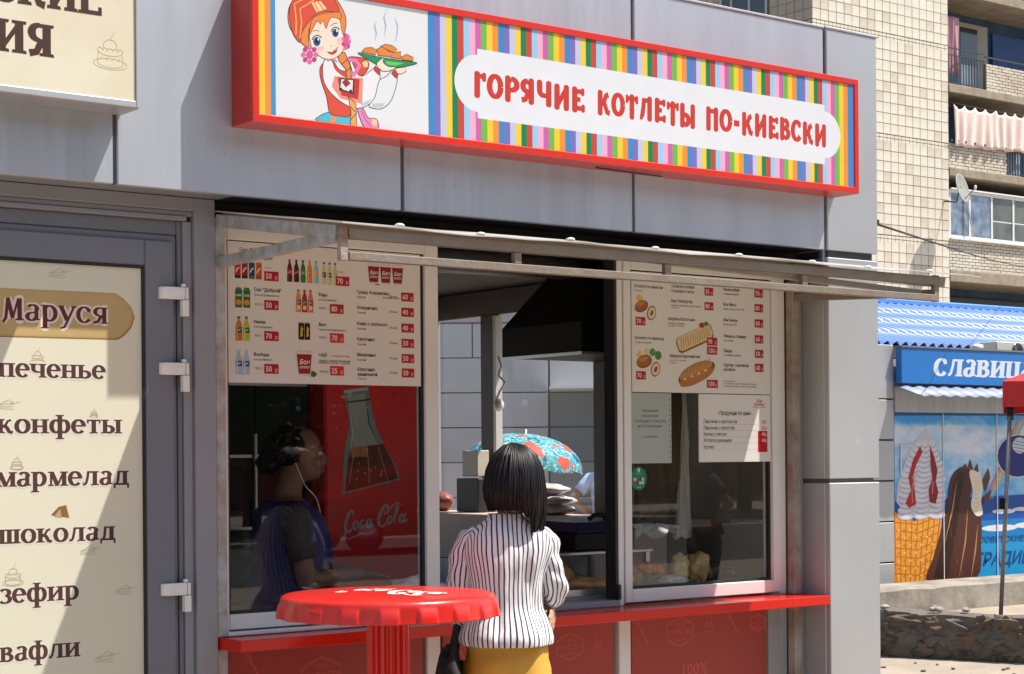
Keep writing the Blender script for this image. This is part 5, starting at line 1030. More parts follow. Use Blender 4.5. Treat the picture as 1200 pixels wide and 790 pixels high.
tl = t.nodes.new('ShaderNodeBsdfTranslucent'); t.links.new(mx.outputs[2], tl.inputs[0]); ms_ = t.nodes.new('ShaderNodeMixShader'); ms_.inputs[0].default_value = .35; t.links.new(b.outputs[0], ms_.inputs[1]); t.links.new(tl.outputs[0], ms_.inputs[2]); t.links.new(ms_.outputs[0], t.nodes['Material Output'].inputs[0])
UB = thing('sun_umbrella', 'teal sun umbrella with red flower print, seen through the side window', 'umbrella', (9.75, 7.5, 0))
m = MB(); N = 8; rs = []
tilt = Matrix.Translation((9.75, 7.5, 1.50)) @ Matrix.Rotation(radians(5), 4, Vector((.6, .8, 0)))
for k in range(9):
    f_ = k / 8; ring_ = []
    for i in range(N * 6):
        a = 2 * pi * i / (N * 6); sc = abs(((i / 6.0) % 1) - .5) * 2; R = .54 * sin(f_ * pi / 2 * 1.02) * (1 - (1 - sc) * .05 * f_); z = .30 * cos(f_ * pi / 2) - (1 - sc) * .0 + sc * -.03 * f_ ** 3
        ring_.append(tilt @ Vector((max(R, .004) * cos(a), max(R, .004) * sin(a), z)))
    rs.append(ring_)
m.rings(rs, cap=False); m.build('canopy', um, UB)
MB().tube([tilt @ Vector((0, 0, .33)), tilt @ Vector((0, 0, 0)), (9.75, 7.5, 0)], .012, 8).build('pole', steel, UB)
for i in range(8): a = 2 * pi * i / 8; MB().tube([tilt @ Vector((.52 * sin(f_) * cos(a), .52 * sin(f_) * sin(a), .285 * cos(f_))) for f_ in (.05, .5, 1, 1.5)], .004, 5).build('rib', steel, UB)
def FR_(u, z, off=0): return Vector((14.0, 11.78, 0)) + RT * u - FW * off + Vector((0, 0, z))
def fbox(m, u0, u1, z0, z1, d0, d1):
    v = [FR_(u, z, o_) for z in (z0, z1) for (u, o_) in ((u0, d1), (u1, d1), (u1, d0), (u0, d0))]; m.add(v, [(0, 3, 2, 1), (4, 5, 6, 7), (0, 1, 5, 4), (1, 2, 6, 5), (2, 3, 7, 6), (3, 0, 4, 7)]); return m
OW = thing('panelled_building', 'grey panel clad building seen through the side window of the kiosk', 'building', (14.0, 11.78, 0))
pl_a = mat('lilac grey cladding', (.40, .39, .42), rough=.5, var=.08); pl_b = mat('slate grey and shaded cladding', (.16, .175, .19), rough=.5, var=.08)
fbox(MB(), -9.6, 1.6, 0, 4.25, -.4, -.03).build('wall_core', dark_gap, OW)
zz = [.235 + .428 * i for i in range(-0, 10)]
for j in range(9):
    us = [-.445 - 1.86 * k for k in range(5, -1, -1)] if j != 6 else [-.445 - .93 * k for k in range(10, -1, -1)]
    for a_, b_ in zip(us[:-1], us[1:]): fbox(MB(), a_ + .008, b_ - .008, zz[j] + .007, zz[j + 1] - .007, -.03, 0).build('cladding_panel', pl_a, OW, bevel=.003)
    for a_, b_ in ((-.43, .30), (.31, 1.0)):
        if j > 4 or a_ < 0: fbox(MB(), a_ + .006, b_ - .006, zz[j] + .007, zz[j + 1] - .007, -.03, -.012).build('cladding_panel', pl_b if j < 5 else pl_a, OW, bevel=.003)  # right segment darker below the ledge, its shade put into the cladding colour
fbox(MB(), -.44, .9, 2.40, 2.43, 0, .55).build('canopy_ledge', white_pl, OW)
fbox(MB(), .31, .36, .2, 2.02, -.03, .01).build('door_frame', mat('blue door frame', (.05, .14, .26), rough=.4), OW); fbox(MB(), .36, 1.0, .2, 1.98, -.03, -.015).build('door', mat('blue grey door', (.06, .10, .16)), OW)

# ================================================================== APARTMENT BLOCK (far right)
AY = 27.858; AX = 35.19; EX = 40.73
AB = thing('apartment_block', 'tall cream tiled apartment block with brick fronted loggias behind the kiosk', 'building', (38, AY, 0))
tile_m = mat('cream facade tile', (.72, .67, .56), rough=.6, col2=(.62, .555, .44), vscale=1.3, bump=.15, bscale=9, detail=10)
tile_d = mat('stained facade tile', (.64, .57, .45), rough=.65, col2=(.52, .44, .33), vscale=2.5, bump=.15, bscale=9)
grout = mat('dark tile grout', (.26, .20, .14), rough=.95); slabm = mat('rough concrete slab', (.36, .30, .225), rough=.9, col2=(.24, .19, .13), vscale=2.5, bump=.5, bscale=12, detail=9)
blue_w = mat('faded blue plaster', (.055, .12, .19), rough=.85, col2=(.035, .07, .12), vscale=1.5); brick_m = mat('pale silicate brick', (.66, .61, .51), rough=.85, col2=(.48, .40, .30), vscale=1.4, bump=.3, bscale=12)
brick_w = mat('whitish silicate brick', (.68, .64, .56), rough=.85, col2=(.52, .48, .41), vscale=1.6, bump=.3, bscale=12)
MB().box(AX + .03, EX - .002, AY + .03, AY + 14, -.5, 22).build('wall', grout, AB)
# tiles: rows of 0.30 m, every storey closed by a double row of small tiles
TW = (EX - AX) / 18.0
def tmesh(sx, sy, sz, name):
    m = MB(); e = .006; m.rings([[(-sx / 2, 0, -sz / 2), (sx / 2, 0, -sz / 2), (sx / 2, 0, sz / 2), (-sx / 2, 0, sz / 2)], [(-sx / 2 + e, -sy, -sz / 2 + e), (sx / 2 - e, -sy, -sz / 2 + e), (sx / 2 - e, -sy, sz / 2 - e), (-sx / 2 + e, -sy, sz / 2 - e)]], smooth=False)
    o = m.build(name, tile_m, None, org=(0, 0, 0)); me = o.data; bpy.data.objects.remove(o); return me
me_t = tmesh(TW - .014, .03, .280, 'tile'); me_t2 = me_t.copy(); me_t2.materials[0] = tile_d; me_s = tmesh(TW / 2 - .016, .026, .076, 'small_tile')
rows = []; z = 12.96 - 2.78 * 5 + .10
while z < 19:
    rows += [('S', z - .05), ('S', z + .045)] + [('T', z + .10 + .148 + .2895 * k) for k in range(9)]; z += 2.78
rn = random.Random(2); rest = MB(); cnt = 0
side = []
for kind, zc in rows:
    if zc < 4.5 or zc > 18: continue
    for i in range(18 if kind == 'T' else 36):
        w_ = TW if kind == 'T' else TW / 2; xc = AX + w_ * (i + .5)
        vis = (5.9 < zc < 14.2) and (xc > 37.6 or (zc > 12.9 and xc > AX))
        if kind == 'T' and vis and cnt < 290:
            o = bpy.data.objects.new('tile', me_t2 if rn.random() < .16 else me_t); COL.objects.link(o); o.parent = AB; o.location = Vector((xc, AY + .03 + rn.uniform(-.003, .003), zc)) - ORG['apartment_block']; o.rotation_euler = (rn.uniform(-.008, .008), 0, rn.uniform(-.006, .006)); cnt += 1
        else:
            hw, hh = w_ / 2 - .01, (.139 if kind == 'T' else .038); rest.box(xc - hw, xc + hw, AY + .001, AY + .029, zc - hh, zc + hh)
rest.build('facade_tiles', tile_m, AB, kind='stuff')
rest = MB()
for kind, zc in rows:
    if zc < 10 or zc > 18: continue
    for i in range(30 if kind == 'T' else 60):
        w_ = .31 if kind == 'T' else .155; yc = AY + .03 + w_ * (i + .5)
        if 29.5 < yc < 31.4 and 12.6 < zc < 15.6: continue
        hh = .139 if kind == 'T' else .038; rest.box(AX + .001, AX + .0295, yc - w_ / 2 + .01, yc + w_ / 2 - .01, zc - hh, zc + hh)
rest.build('shaded_side_tiles', mat('shaded cream side tile', (.40, .35, .27), rough=.7, col2=(.33, .28, .21), vscale=1.5), AB, kind='stuff')  # shade of the side face is put into this darker tile colour
w_o = MB().box(AX - .01, AX + .028, 29.55, 31.35, 12.7, 15.5).build('window', far_glass, AB)
for y in (29.55, 30.2, 30.9, 31.32): MB().box(AX - .03, AX - .0105, y - .04, y + .04, 12.7, 15.5).build('window_frame', mat('old painted window', (.40, .38, .36)), w_o)
# loggia bay
RXE = 52.0
MB().box(EX, RXE, AY + 1.5, AY + 1.7, -.5, 22).build('loggia_back_wall', blue_w, AB)
MB().box(RXE, RXE + .3, AY, AY + 14, -.5, 22).build('end_wall', slabm, AB)
MB().box(EX + .001, EX + .03, AY + .1, AY + 1.5, -.5, 22).build('loggia_side_wall', blue_w, AB)
for zt_ in (14.93, 12.09, 9.71, 6.80, 4.0):
    th_ = .26 if zt_ > 14 else .24 if zt_ > 8 else .34
    MB().box(EX + .002, RXE, AY - .03, AY + 1.49, zt_ - th_, zt_).build('loggia_slab', slabm, AB, bevel=.015)
def bricks(x0, x1, z0, z1, mt, name='parapet'):
    par = MB().box(x0, x1, AY + .03, AY + .13, z0, z1).build(name, grout, AB); st = MB(); bh = .088; bw = .29; r_ = 0; z = z0
    rb = random.Random(int(x0 * 7 + z0 * 13))
    while z + bh * .6 < z1:
        off = bw / 2 if r_ % 2 else 0; x = x0 - off
        while x < x1:
            a = max(x, x0); b = min(x + bw - .022, x1)
            if b - a > .03: j = rb.uniform(-.006, .006); st.box(a, b, AY + .005 + j, AY + .0295, z + .008, min(z + bh - .010, z1), 1 if rb.random() < .12 else 0)
            x += bw
        z += bh; r_ += 1
    st.build('bricks', [mt, tile_d], par, kind='stuff')
bricks(42.45, RXE, 12.09, 12.86, brick_m); bricks(EX + .01, 43.35, 9.71, 10.42, brick_m); bricks(EX + .01, 42.15, 6.80, 7.68, brick_w); bricks(42.16, RXE, 6.80, 7.68, brick_m); bricks(EX + .01, RXE, 4.0, 4.9, brick_m)
iron = mat('dark painted iron', (.05, .05, .055), rough=.6)
def rail(x0, x1, z0, z1, name='railing'):
    m = MB(); m.box(x0, x1, AY + .05, AY + .08, z1 - .03, z1); m.box(x0, x1, AY + .05, AY + .08, z1 - .22, z1 - .20); m.box(x0, x1, AY + .05, AY + .08, z0 + .05, z0 + .07); x = x0 + .05
    while x < x1: m.box(x, x + .018, AY + .056, AY + .074, z0 + .0705, z1 - .2205); x += .13
    m.build(name, iron, AB)
rail(EX + .03, 42.44, 12.09, 13.15); rail(43.36, 46.5, 9.71, 10.75)
MB().box(42.45, 47, AY + .05, AY + .08, 13.05, 13.09).build('hand_rail', iron, AB)
bluep = mat('pale blue corrugated sheet', (.30, .36, .44), rough=.5, var=.2)
m = MB()
for i in range(8): m.box(41.42 + i * .12, 41.50 + i * .12, AY + .10, AY + .13, 12.12, 12.74)
m.build('infill_sheet', bluep, AB, kind='stuff')
m = MB()
for i in range(6): m.box(43.42 + i * .12, 43.50 + i * .12, AY + .10, AY + .13, 9.73, 10.55)
m.build('infill_sheet', bluep, AB, kind='stuff')
# balcony door and window in the upper loggia
bw_ = MB().box(42.05, 44.35, AY + 1.44, AY + 1.499, 12.1, 14.45).build('balcony_window', mat('worn white joinery', (.42, .40, .33), rough=.6), AB)
MB().box(42.18, 42.95, AY + 1.42, AY + 1.4395, 13.85, 14.3).build('pane', far_glass, bw_); MB().box(42.18, 42.95, AY + 1.42, AY + 1.4395, 12.3, 13.78).build('pane', mat('blue curtain behind glass', (.08, .17, .36), rough=.3, var=.4, stretch=(6, 1, .3)), bw_)
MB().box(43.05, 43.85, AY + 1.42, AY + 1.4395, 12.3, 14.3).build('pane', far_glass, bw_)
MB().box(44.55, 46.2, AY + 1.40, AY + 1.49, 12.1, 14.3).build('blue_partition', mat('deep blue board', (.03, .09, .27), rough=.6, var=.3), AB)
MB().box(46.25, 47.2, AY + 1.3, AY + 1.49, 12.1, 14.0).build('brown_cupboard', mat('dark brown board', (.06, .03, .02), rough=.7), AB)
def drape(name, x0, x1, zt0, zt1, zb0, zb1, y, mt, parent, amp=.05, fr=14, lab=None, scal=5, sc=.10):
    m = MB(); N = 90; M = 12; v = []
    for j in range(M + 1):
        for i in range(N + 1):
            a = i / N; b = j / M; zt_ = zt0 + (zt1 - zt0) * a - sc * abs(sin(a * scal * pi)) ** .7 * (1 - b); zb_ = zb0 + (zb1 - zb0) * a + .02 * sin(a * 23)
            skew = .05 * sin(a * 9 + b * 2)
            v.append((x0 + (x1 - x0) * a + skew * b, y - amp * (.5 + .5 * b) * sin(a * fr * 2 * pi + 1.5 * sin(a * 11)) - amp * .5 * sin(a * fr * 5.3 + b * 3), zt_ + (zb_ - zt_) * b))
    m.add(v, [(j * (N + 1) + i, j * (N + 1) + i + 1, (j + 1) * (N + 1) + i + 1, (j + 1) * (N + 1) + i) for j in range(M) for i in range(N)], 0, True); ORG_ok = parent; o = m.build(name, mt, parent)
    so_ = o.modifiers.new('t', 'SOLIDIFY'); so_.thickness = .01; return o
pk = mat('pale pink sheet', (.80, .60, .52), rough=.8, var=.06); o = drape('hung_sheet', 40.85, 44.1, 11.50, 11.55, 10.30, 10.42, AY - .09, pk, None, .030, 9, scal=7, sc=.13); tag(o, 'long pink sheet hung out to dry along the middle loggia', 'sheet')
o = drape('hung_blanket', 40.95, 41.55, 14.1, 14.1, 12.42, 12.45, AY + .25, mat('pink striped blanket', (.42, .14, .18), rough=.8, col2=(.5, .34, .36), vscale=9, stretch=(4, 1, .1)), None, .04, 3, sc=.0); tag(o, 'dark pink striped blanket hanging at the left of the top loggia', 'blanket')
MB().tube([(40.75, AY - .05, 11.55), (42.5, AY - .06, 11.5), (46, AY - .06, 11.56)], .008, 5).build('clothes_line', iron, AB)
MB().box(EX + .02, 46.5, AY - .07, AY - .035, 10.44, 10.50).build('line_rail', iron, AB)
# glazed loggia
gl_ = MB().box(EX + .01, 47.5, AY + .02, AY + .06, 7.70, 7.80).build('glazed_loggia', pvc, AB)
film = mat('crinkled silver film', (.30, .36, .45), rough=.25, metal=.4, col2=(.10, .14, .20), vscale=3, bump=1.0, bscale=5)
MB().box(EX + .01, 47.5, AY + .02, AY + .06, 9.0, 9.08).build('frame_head', pvc, gl_); MB().box(EX - .0, 47.5, AY - .10, AY + .019, 7.66, 7.70).build('sill', pvc, gl_)
MB().box(EX + .05, 47.5, AY - .06, AY + .0, 9.09, 9.13).build('drip_flashing', white_pl, gl_)
for i, x in enumerate((40.74, 41.62, 42.62, 43.62, 44.62, 45.6, 46.6)):
    MB().box(x, x + .08, AY + .015, AY + .065, 7.8005, 8.9995).build('frame_post', pvc, gl_)
    MB().box(x + .0805, x + (.88 if i == 0 else 1.0) - .002, AY + .035, AY + .045, 7.81, 8.99).build('pane', film if i < 2 else mat('grey green far glass', (.16, .17, .14), rough=.15, col2=(.07, .08, .08), vscale=1.2), gl_)
    if i >= 2: MB().box(x + .081, x + .998, AY + .03, AY + .05, 8.30, 8.33).build('glazing_bar', pvc, gl_)
MB().bar((41.45, AY - .02, 8.95), (41.60, AY - .14, 7.82), .05, .04).build('open_sash', pvc, gl_)
MB().box(EX + .05, 47, AY + 1.40, AY + 1.49, 4.2, 6.2).build('lower_window', mat('dark lattice window', (.03, .04, .05), rough=.4), AB)
# satellite dish on the corner
SD = thing('satellite_dish', 'pale satellite dish on an arm at the corner of the apartment block', 'satellite dish', (40.5, AY - .05, 8.8))
dn = (Vector((.28, -.93, .22))).normalized(); dc = Vector((40.42, 27.2, 8.98)); q_ = dn.to_track_quat('Z', 'Y').to_matrix().to_4x4(); q_.translation = dc
m = MB(); rs = []
for r_ in (.001, .1, .2, .3, .38, .43): rs.append([q_ @ Vector((r_ * cos(a), r_ * sin(a), .28 * r_ * r_)) for a in [2 * pi * i / 30 for i in range(30)]])
m.rings(rs, cap=False); o = m.build('reflector', mat('dish grey paint', (.30, .30, .27), rough=.5, var=.2, vscale=4), SD); o.modifiers.new('t', 'SOLIDIFY').thickness = .015
MB().tube([(40.5, AY - .0, 8.72), (40.62, AY - .35, 8.66), dc - dn * .06 + Vector((-.02, 0, -.1))], .022, 8).build('arm', iron, SD); MB().tube([dc + Vector((0, 0, -.40)), dc + dn * .42 + Vector((0, 0, -.12))], .012, 6).build('feed_arm', iron, SD); MB().ell(dc + dn * .44 + Vector((0, 0, -.10)), (.04, .04, .07), 10, 8).build('feed_horn', white_pl, SD)

# ================================================================== BLUE ROOF BUILDING
BH = thing('blue_roofed_shed', 'low building with a blue metal tile roof behind the blue shop', 'building', (21, 11.5, 0))
roofm = mat('glossy blue metal tile', (.14, .245, .56), rough=.45, var=.08, vscale=2, spec=.6)
m = MB(); NX_, NY_ = 0, 0; x0, x1 = 15.5, 34.0; y0, z0, y1, z1 = 10.55, 3.02, 12.95, 3.86
ny = 4; nx = int((x1 - x0) / .0183); L_ = math.hypot(y1 - y0, z1 - z0); up_ = Vector((0, -(z1 - z0) / L_, (y1 - y0) / L_)); v = []
rowsR = []
for k in range(ny):
    for e_ in (0.0, .5, .985): rowsR.append(((k + e_) / ny, .022 * (1 - e_)))
for (b, lift) in rowsR:
    for i in range(nx + 1):
        x = x0 + (x1 - x0) * i / nx; h_ = .026 * cos(2 * pi * x / .183); p_ = Vector((x, y0 + (y1 - y0) * b, z0 + (z1 - z0) * b)) + up_ * (h_ + lift); v.append(p_)
m.add(v, [(j * (nx + 1) + i, j * (nx + 1) + i + 1, (j + 1) * (nx + 1) + i + 1, (j + 1) * (nx + 1) + i) for j in range(len(rowsR) - 1) for i in range(nx)], 0, True); m.build('metal_tile_roof', roofm, BH, kind='stuff')
m = MB(); m.box(x0, x1, 12.86, 13.05, 3.84, 3.93); m.build('ridge_cap', mat('plain blue flashing', (.10, .27, .62), rough=.35), BH, bevel=.02)
MB().box(x0, x1, 10.60, 10.64, 2.86, 3.0).build('fascia_board', mat('brown fascia board', (.20, .15, .10), rough=.8), BH); MB().box(x0 + .05, x1, 10.8, 15.5, -.1, 2.85).build('wall', concrete, BH)
MB().box(x0, x1, 12.96, 15.5, 3.02, 3.83).build('roof_back', roofm, BH)

# ================================================================== BLUE ICE CREAM SHOP
SX0, SY = 14.2, 7.4984
IC = thing('ice_cream_shop', 'small kiosk with blue name board and big ice cream poster, beyond the pillar', 'kiosk', (16.5, 8.4, 0))
MB().box(14.72, 22, SY + .06, 10.2, -.1, 2.6).build('wall', pl_a, IC)
for j in range(6):
    z0_ = .05 + j * .4325 - .045
    for a_, b_ in ((13.95, 14.715),): MB().box(a_, b_, SY - .0, SY + .10, z0_ + .008, z0_ + .4245 + (0 if j < 5 else .15)).build('wall_panel', acp_g, IC, bevel=.004)
MB().box(13.96, 14.7, SY + .03, 9.5, -.1, 2.70).build('wall_core', dark_gap, IC)
signb = mat('blue shop sign', (.012, .155, .46), rough=.35, var=.04)
MB().box(14.725, 22, SY - .10, SY - .02, 2.335, 2.715).build('name_board', signb, IC, bevel=.004); MB().box(14.72, 22, SY - .11, SY - .01, 2.7155, 2.735).build('board_cap', pl_b, IC)
p = Print(SY - .10); p.serif('славица', 15.235, 2.425, .185, 1.72, (226, 230, 238), T=.30, t=.12, shear=.10, sr=.10); p.build('name_lettering', IC, kind='stuff')
# corrugated canopy edge
m = MB(); v = []; NXc = 420; xa, xb = 14.70, 22.0
for (y_, z_) in ((SY - .42, 2.195), (SY - .10, 2.30), (SY + .03, 2.325)):
    for i in range(NXc + 1): x = xa + (xb - xa) * i / NXc; v.append((x, y_, z_ + .009 * sin(2 * pi * x / .205)))
m.add(v, [(j * (NXc + 1) + i, j * (NXc + 1) + i + 1, (j + 1) * (NXc + 1) + i + 1, (j + 1) * (NXc + 1) + i) for j in range(2) for i in range(NXc)], 0, True); o = m.build('corrugated_canopy', mat('grey blue corrugated steel', (.22, .26, .34), rough=.4, var=.1), IC); o.modifiers.new('t', 'SOLIDIFY').thickness = .012
MB().box(14.72, 22, SY - .02, SY + .055, 2.03, 2.29).build('canopy_fascia', acp_b, IC)
# poster, drawn on the shop front
skm = bpy.data.materials.new('printed sky film'); skm.use_nodes = True; t = skm.node_tree; b = t.nodes['Principled BSDF']; b.inputs['Roughness'].default_value = .4
tc = t.nodes.new('ShaderNodeTexCoord'); mp = t.nodes.new('ShaderNodeMapping'); mp.inputs['Scale'].default_value = (1.2, 1, 2.6); n1 = t.nodes.new('ShaderNodeTexNoise'); n1.inputs['Scale'].default_value = 1.7; n1.inputs['Detail'].default_value = 9; n1.inputs['Roughness'].default_value = .6
sz = t.nodes.new('ShaderNodeSeparateXYZ'); cr = t.nodes.new('ShaderNodeFloatCurve'); mr = t.nodes.new('ShaderNodeMapRange'); mr.inputs[1].default_value = .2; mr.inputs[2].default_value = 2.0
c_ = cr.mapping.curves[0]; c_.points[0].location = (0, .0); c_.points[1].location = (1, .0)
for a in ((.45, .12), (.62, .42), (.78, .80), (.90, .92), (.95, .35)): c_.points.new(*a)
ad = t.nodes.new('ShaderNodeMath'); ad.operation = 'MULTIPLY_ADD'; ad.inputs[1].default_value = .42; rr_ = t.nodes.new('ShaderNodeValToRGB')
rr_.color_ramp.elements[0].position = .54; rr_.color_ramp.elements[0].color = (.02, .33, .80, 1); rr_.color_ramp.elements[1].position = .94; rr_.color_ramp.elements[1].color = (.66, .72, .80, 1); e_ = rr_.color_ramp.elements.new(.74); e_.color = (.26, .54, .76, 1)
t.links.new(tc.outputs['Object'], mp.inputs[0]); t.links.new(mp.outputs[0], n1.inputs[0]); t.links.new(tc.outputs['Object'], sz.inputs[0]); t.links.new(sz.outputs[2], mr.inputs[0]); t.links.new(mr.outputs[0], cr.inputs[1]); t.links.new(cr.outputs[0], ad.inputs[0]); t.links.new(n1.outputs[0], ad.inputs[2]); t.links.new(ad.outputs[0], rr_.inputs[0]); t.links.new(rr_.outputs[0], b.inputs['Base Color'])
PW = MB().box(14.722, 22, SY + .0, SY + .045, .16, 2.028).build('poster_board', skm, IC)
qm = bil((14.7215, 2.0577), (16.9262, 2.0784), (16.9019, .1932), (14.7002, .2117), 1048, 480, 1200, 684)
P_ = Print(SY, qm, .00003); W_ = (232, 234, 240)
P_.poly([(1048, 481), (1290, 484), (1290, 488), (1048, 487)], (30, 90, 160))
P_.poly([(1048, 588), (1290, 582), (1290, 684), (1048, 684)], (16, 86, 170)); P_.poly([(1048, 618), (1290, 610), (1290, 684), (1048, 684)], (20, 130, 200)); P_.poly([(1120, 640), (1290, 634), (1290, 684), (1120, 684)], (26, 156, 214))
for (a, b, rx, ry) in ((1175, 604, 14, 3), (1170, 624, 22, 4), (1210, 622, 22, 4), (1198, 602, 12, 2.5)): P_.ell(a, b, rx, ry, W_)
for c, o_ in (((206, 140, 130), 0), ((214, 176, 150), 3), ((214, 206, 160), 6), ((160, 200, 190), 9)): P_.line([(1152 + o_, 588), (1160 + o_, 572), (1172 + o_, 545), (1186 + o_, 505), (1196 + o_, 488)], 3.4, c, True)
# cone
CN = (236, 160, 52); P_.poly([(1048, 600), (1070, 612), (1103, 596), (1098, 640), (1090, 683), (1050, 684), (1048, 684)], CN)
for k in range(9): P_.line([(1048 + k * 6.5, 604 + abs(k - 4) * -1), (1050 + k * 5.2, 683)], 1.3, (190, 110, 24))
for k in range(8): P_.line([(1048, 612 + k * 10), (1074, 616 + k * 10), (1101 - k * 1.4, 606 + k * 10)], 1.4, (196, 116, 28))
for k in range(7):
    for j in range(7): P_.ell(1053 + k * 6.2, 622 + j * 9, 1.4, 1.6, (206, 124, 34) if (k + j) % 2 else (250, 190, 90), n=6)
P_.poly([(1050, 588), (1052, 566), (1058, 548), (1062, 530), (1072, 516), (1083.5, 503), (1092, 518), (1098, 540), (1102, 560), (1102, 590), (1096, 604), (1078, 610), (1060, 604)], (226, 224, 228))
rn = random.Random(21)
for k in range(15):
    f_ = k / 14; yy = 604 - f_ * 84
    for sx_ in (-1, 0, 1):
        hw_ = (24 if yy > 560 else 24 * max(.12, (yy - 500) / 60) ** .75); cxx = 1078 + sx_ * hw_ * .72 + f_ * 4 + rn.uniform(-1, 1); rx_ = hw_ * (.34 if sx_ else .30) + 1; P_.ell(cxx, yy + 1.6, rx_, 4.6, (200, 198, 208), rot=rn.uniform(-15, 15)); P_.ell(cxx - .4, yy, rx_ * .94, 4.0, (236, 234, 238), rot=rn.uniform(-15, 15))
P_.poly([(1076, 523), (1079, 530), (1072, 545), (1068, 560), (1070, 575), (1072, 592), (1064, 596), (1060, 590), (1066, 575), (1063, 560), (1068, 540)], (190, 36, 44)); P_.poly([(1087, 522), (1092, 535), (1096, 552), (1094, 566), (1097, 578), (1094, 592), (1087, 590), (1086, 575), (1090, 562), (1088, 545)], (150, 28, 38))
P_.line([(1070, 560), (1067, 575), (1068, 590)], 1.2, (236, 130, 130)); P_.line([(1091, 565), (1090, 580)], 1.2, (236, 130, 130))
# chocolate bar
P_.poly(closed([(1086, 684), (1092, 654), (1100, 625), (1107, 596), (1109, 572), (1114, 557), (1124, 549), (1134, 552), (1137, 568), (1134, 590), (1140, 604), (1147, 612), (1147, 640), (1141, 684)]), (84, 42, 28))
P_.poly(closed([(1092, 682), (1099, 650), (1106, 622), (1112, 590), (1114, 568), (1121, 556), (1127, 560), (1122, 590), (1118, 624), (1112, 655), (1106, 682)]), (50, 22, 14))
P_.poly(closed([(1133, 556), (1139, 551), (1146, 556), (1149, 575), (1147, 592), (1149, 606), (1141, 608), (1135, 596), (1137, 578)]), (244, 232, 208))
for k in range(9): P_.line([(1136 + k % 3, 560 + k * 5), (1141, 563 + k * 5), (1146, 560 + k * 5)], 1.1, (222, 200, 164), True)
for q_ in ([(1131, 552), (1134, 539), (1138, 553)], [(1138, 553), (1143, 545), (1144, 556)], [(1148, 566), (1156, 551), (1158, 563), (1152, 580)], [(1149, 586), (1160, 577), (1157, 588), (1150, 595)], [(1124, 550), (1129, 545), (1131, 552)]): P_.poly(q_, (112, 60, 40)); P_.line([q_[0], q_[1]], 1.0, (176, 120, 92), True)
rn = random.Random(4)
for k in range(26):
    b = rn.uniform(600, 676); a = rn.uniform(1098 + (676 - b) * .15, 1142); P_.line([(a, b), (a + rn.uniform(-2, 2), b + rn.uniform(3, 9))], rn.uniform(1.2, 2.6), rn.choice(((150, 92, 58), (46, 20, 14), (120, 66, 42), (196, 142, 92))), True)
for a in ([(1118, 566), (1113, 600), (1104, 640)], [(1131, 600), (1128, 640), (1121, 680)], [(1143, 618), (1140, 650), (1135, 682)]): P_.line(a, 2.0, (190, 132, 96), True)
P_.ell(1192, 537, 27, 27, (226, 230, 240)); P_.ell(1192, 537, 25.5, 25.5, (24, 44, 122)); P_.ell(1194, 524, 9, 10, (214, 220, 232))
for k in range(4): P_.line([(1186, 518 + k * 4), (1202, 521 + k * 4)], .7, (60, 80, 140))
P_.build('poster_picture', IC, kind='stuff')
qf = lambda a, b: qm(a, -b)
P2 = Print(SY - .004, qf, .00003); P2.serif('славица', 1174, -548, 8, 36, (236, 238, 244), T=.32, t=.16, sr=.05); P2.sans('СОВЕТСКИЕ', 1144, -641, 7, (18, 70, 140), 'L', .01, .95, .2); P2.sans('ТРАДИЦИИ', 1138, -668, 15, (18, 76, 150), 'L', .02, .8, .2); P2.build('poster_lettering', IC, kind='stuff')
for x in (15.5, 16.42, 17.4): MB().box(x, x + .012, SY - .010, SY - .0045, .165, 2.02).build('seam_strip', pvc, IC, bevel=0)
m = MB(); m.box(14.80, 14.815, SY - .02, SY - .0055, 1.38, 1.68); m.box(14.815, 14.99, SY - .02, SY - .0055, 1.665, 1.68); m.build('meter_hatch', pvc, IC)
AC = thing('air_conditioner', 'pale outdoor air conditioner unit standing on top of the blue name board', 'air conditioner', (17.4, 8.0, 2.70))
MB().box(16.60, 17.45, 7.62, 7.95, 2.601, 2.852).build('casing', mat('yellowed white casing', (.52, .50, .42), rough=.5), AC, bevel=.01)
m = MB()
for k in range(7): r_ = .012 + k * .015; m.tube([(16.98 + r_ * cos(a), 7.612, 2.735 + r_ * sin(a)) for a in [2 * pi * i / 20 for i in range(21)]], .0035, 4)
m.build('fan_grille', iron, AC, kind='stuff'); m = MB(); m.lathe([(0, 0), (.108, .0), (.108, .003), (0, .003)], (0, 0, 0), 24); m.v = [(16.98 + x, 7.619 - z, 2.735 + y) for x, y, z in m.v]; m.build('fan_opening', far_glass, AC)
MB().ell((16.05, 7.45, 2.76), (.10, .05, .03), 10, 8, noise_a=.6).build('crumpled_rag', white_pl); tag(bpy.data.objects['crumpled_rag'], 'scrap of pale cloth lying on top of the blue name board', 'rag')

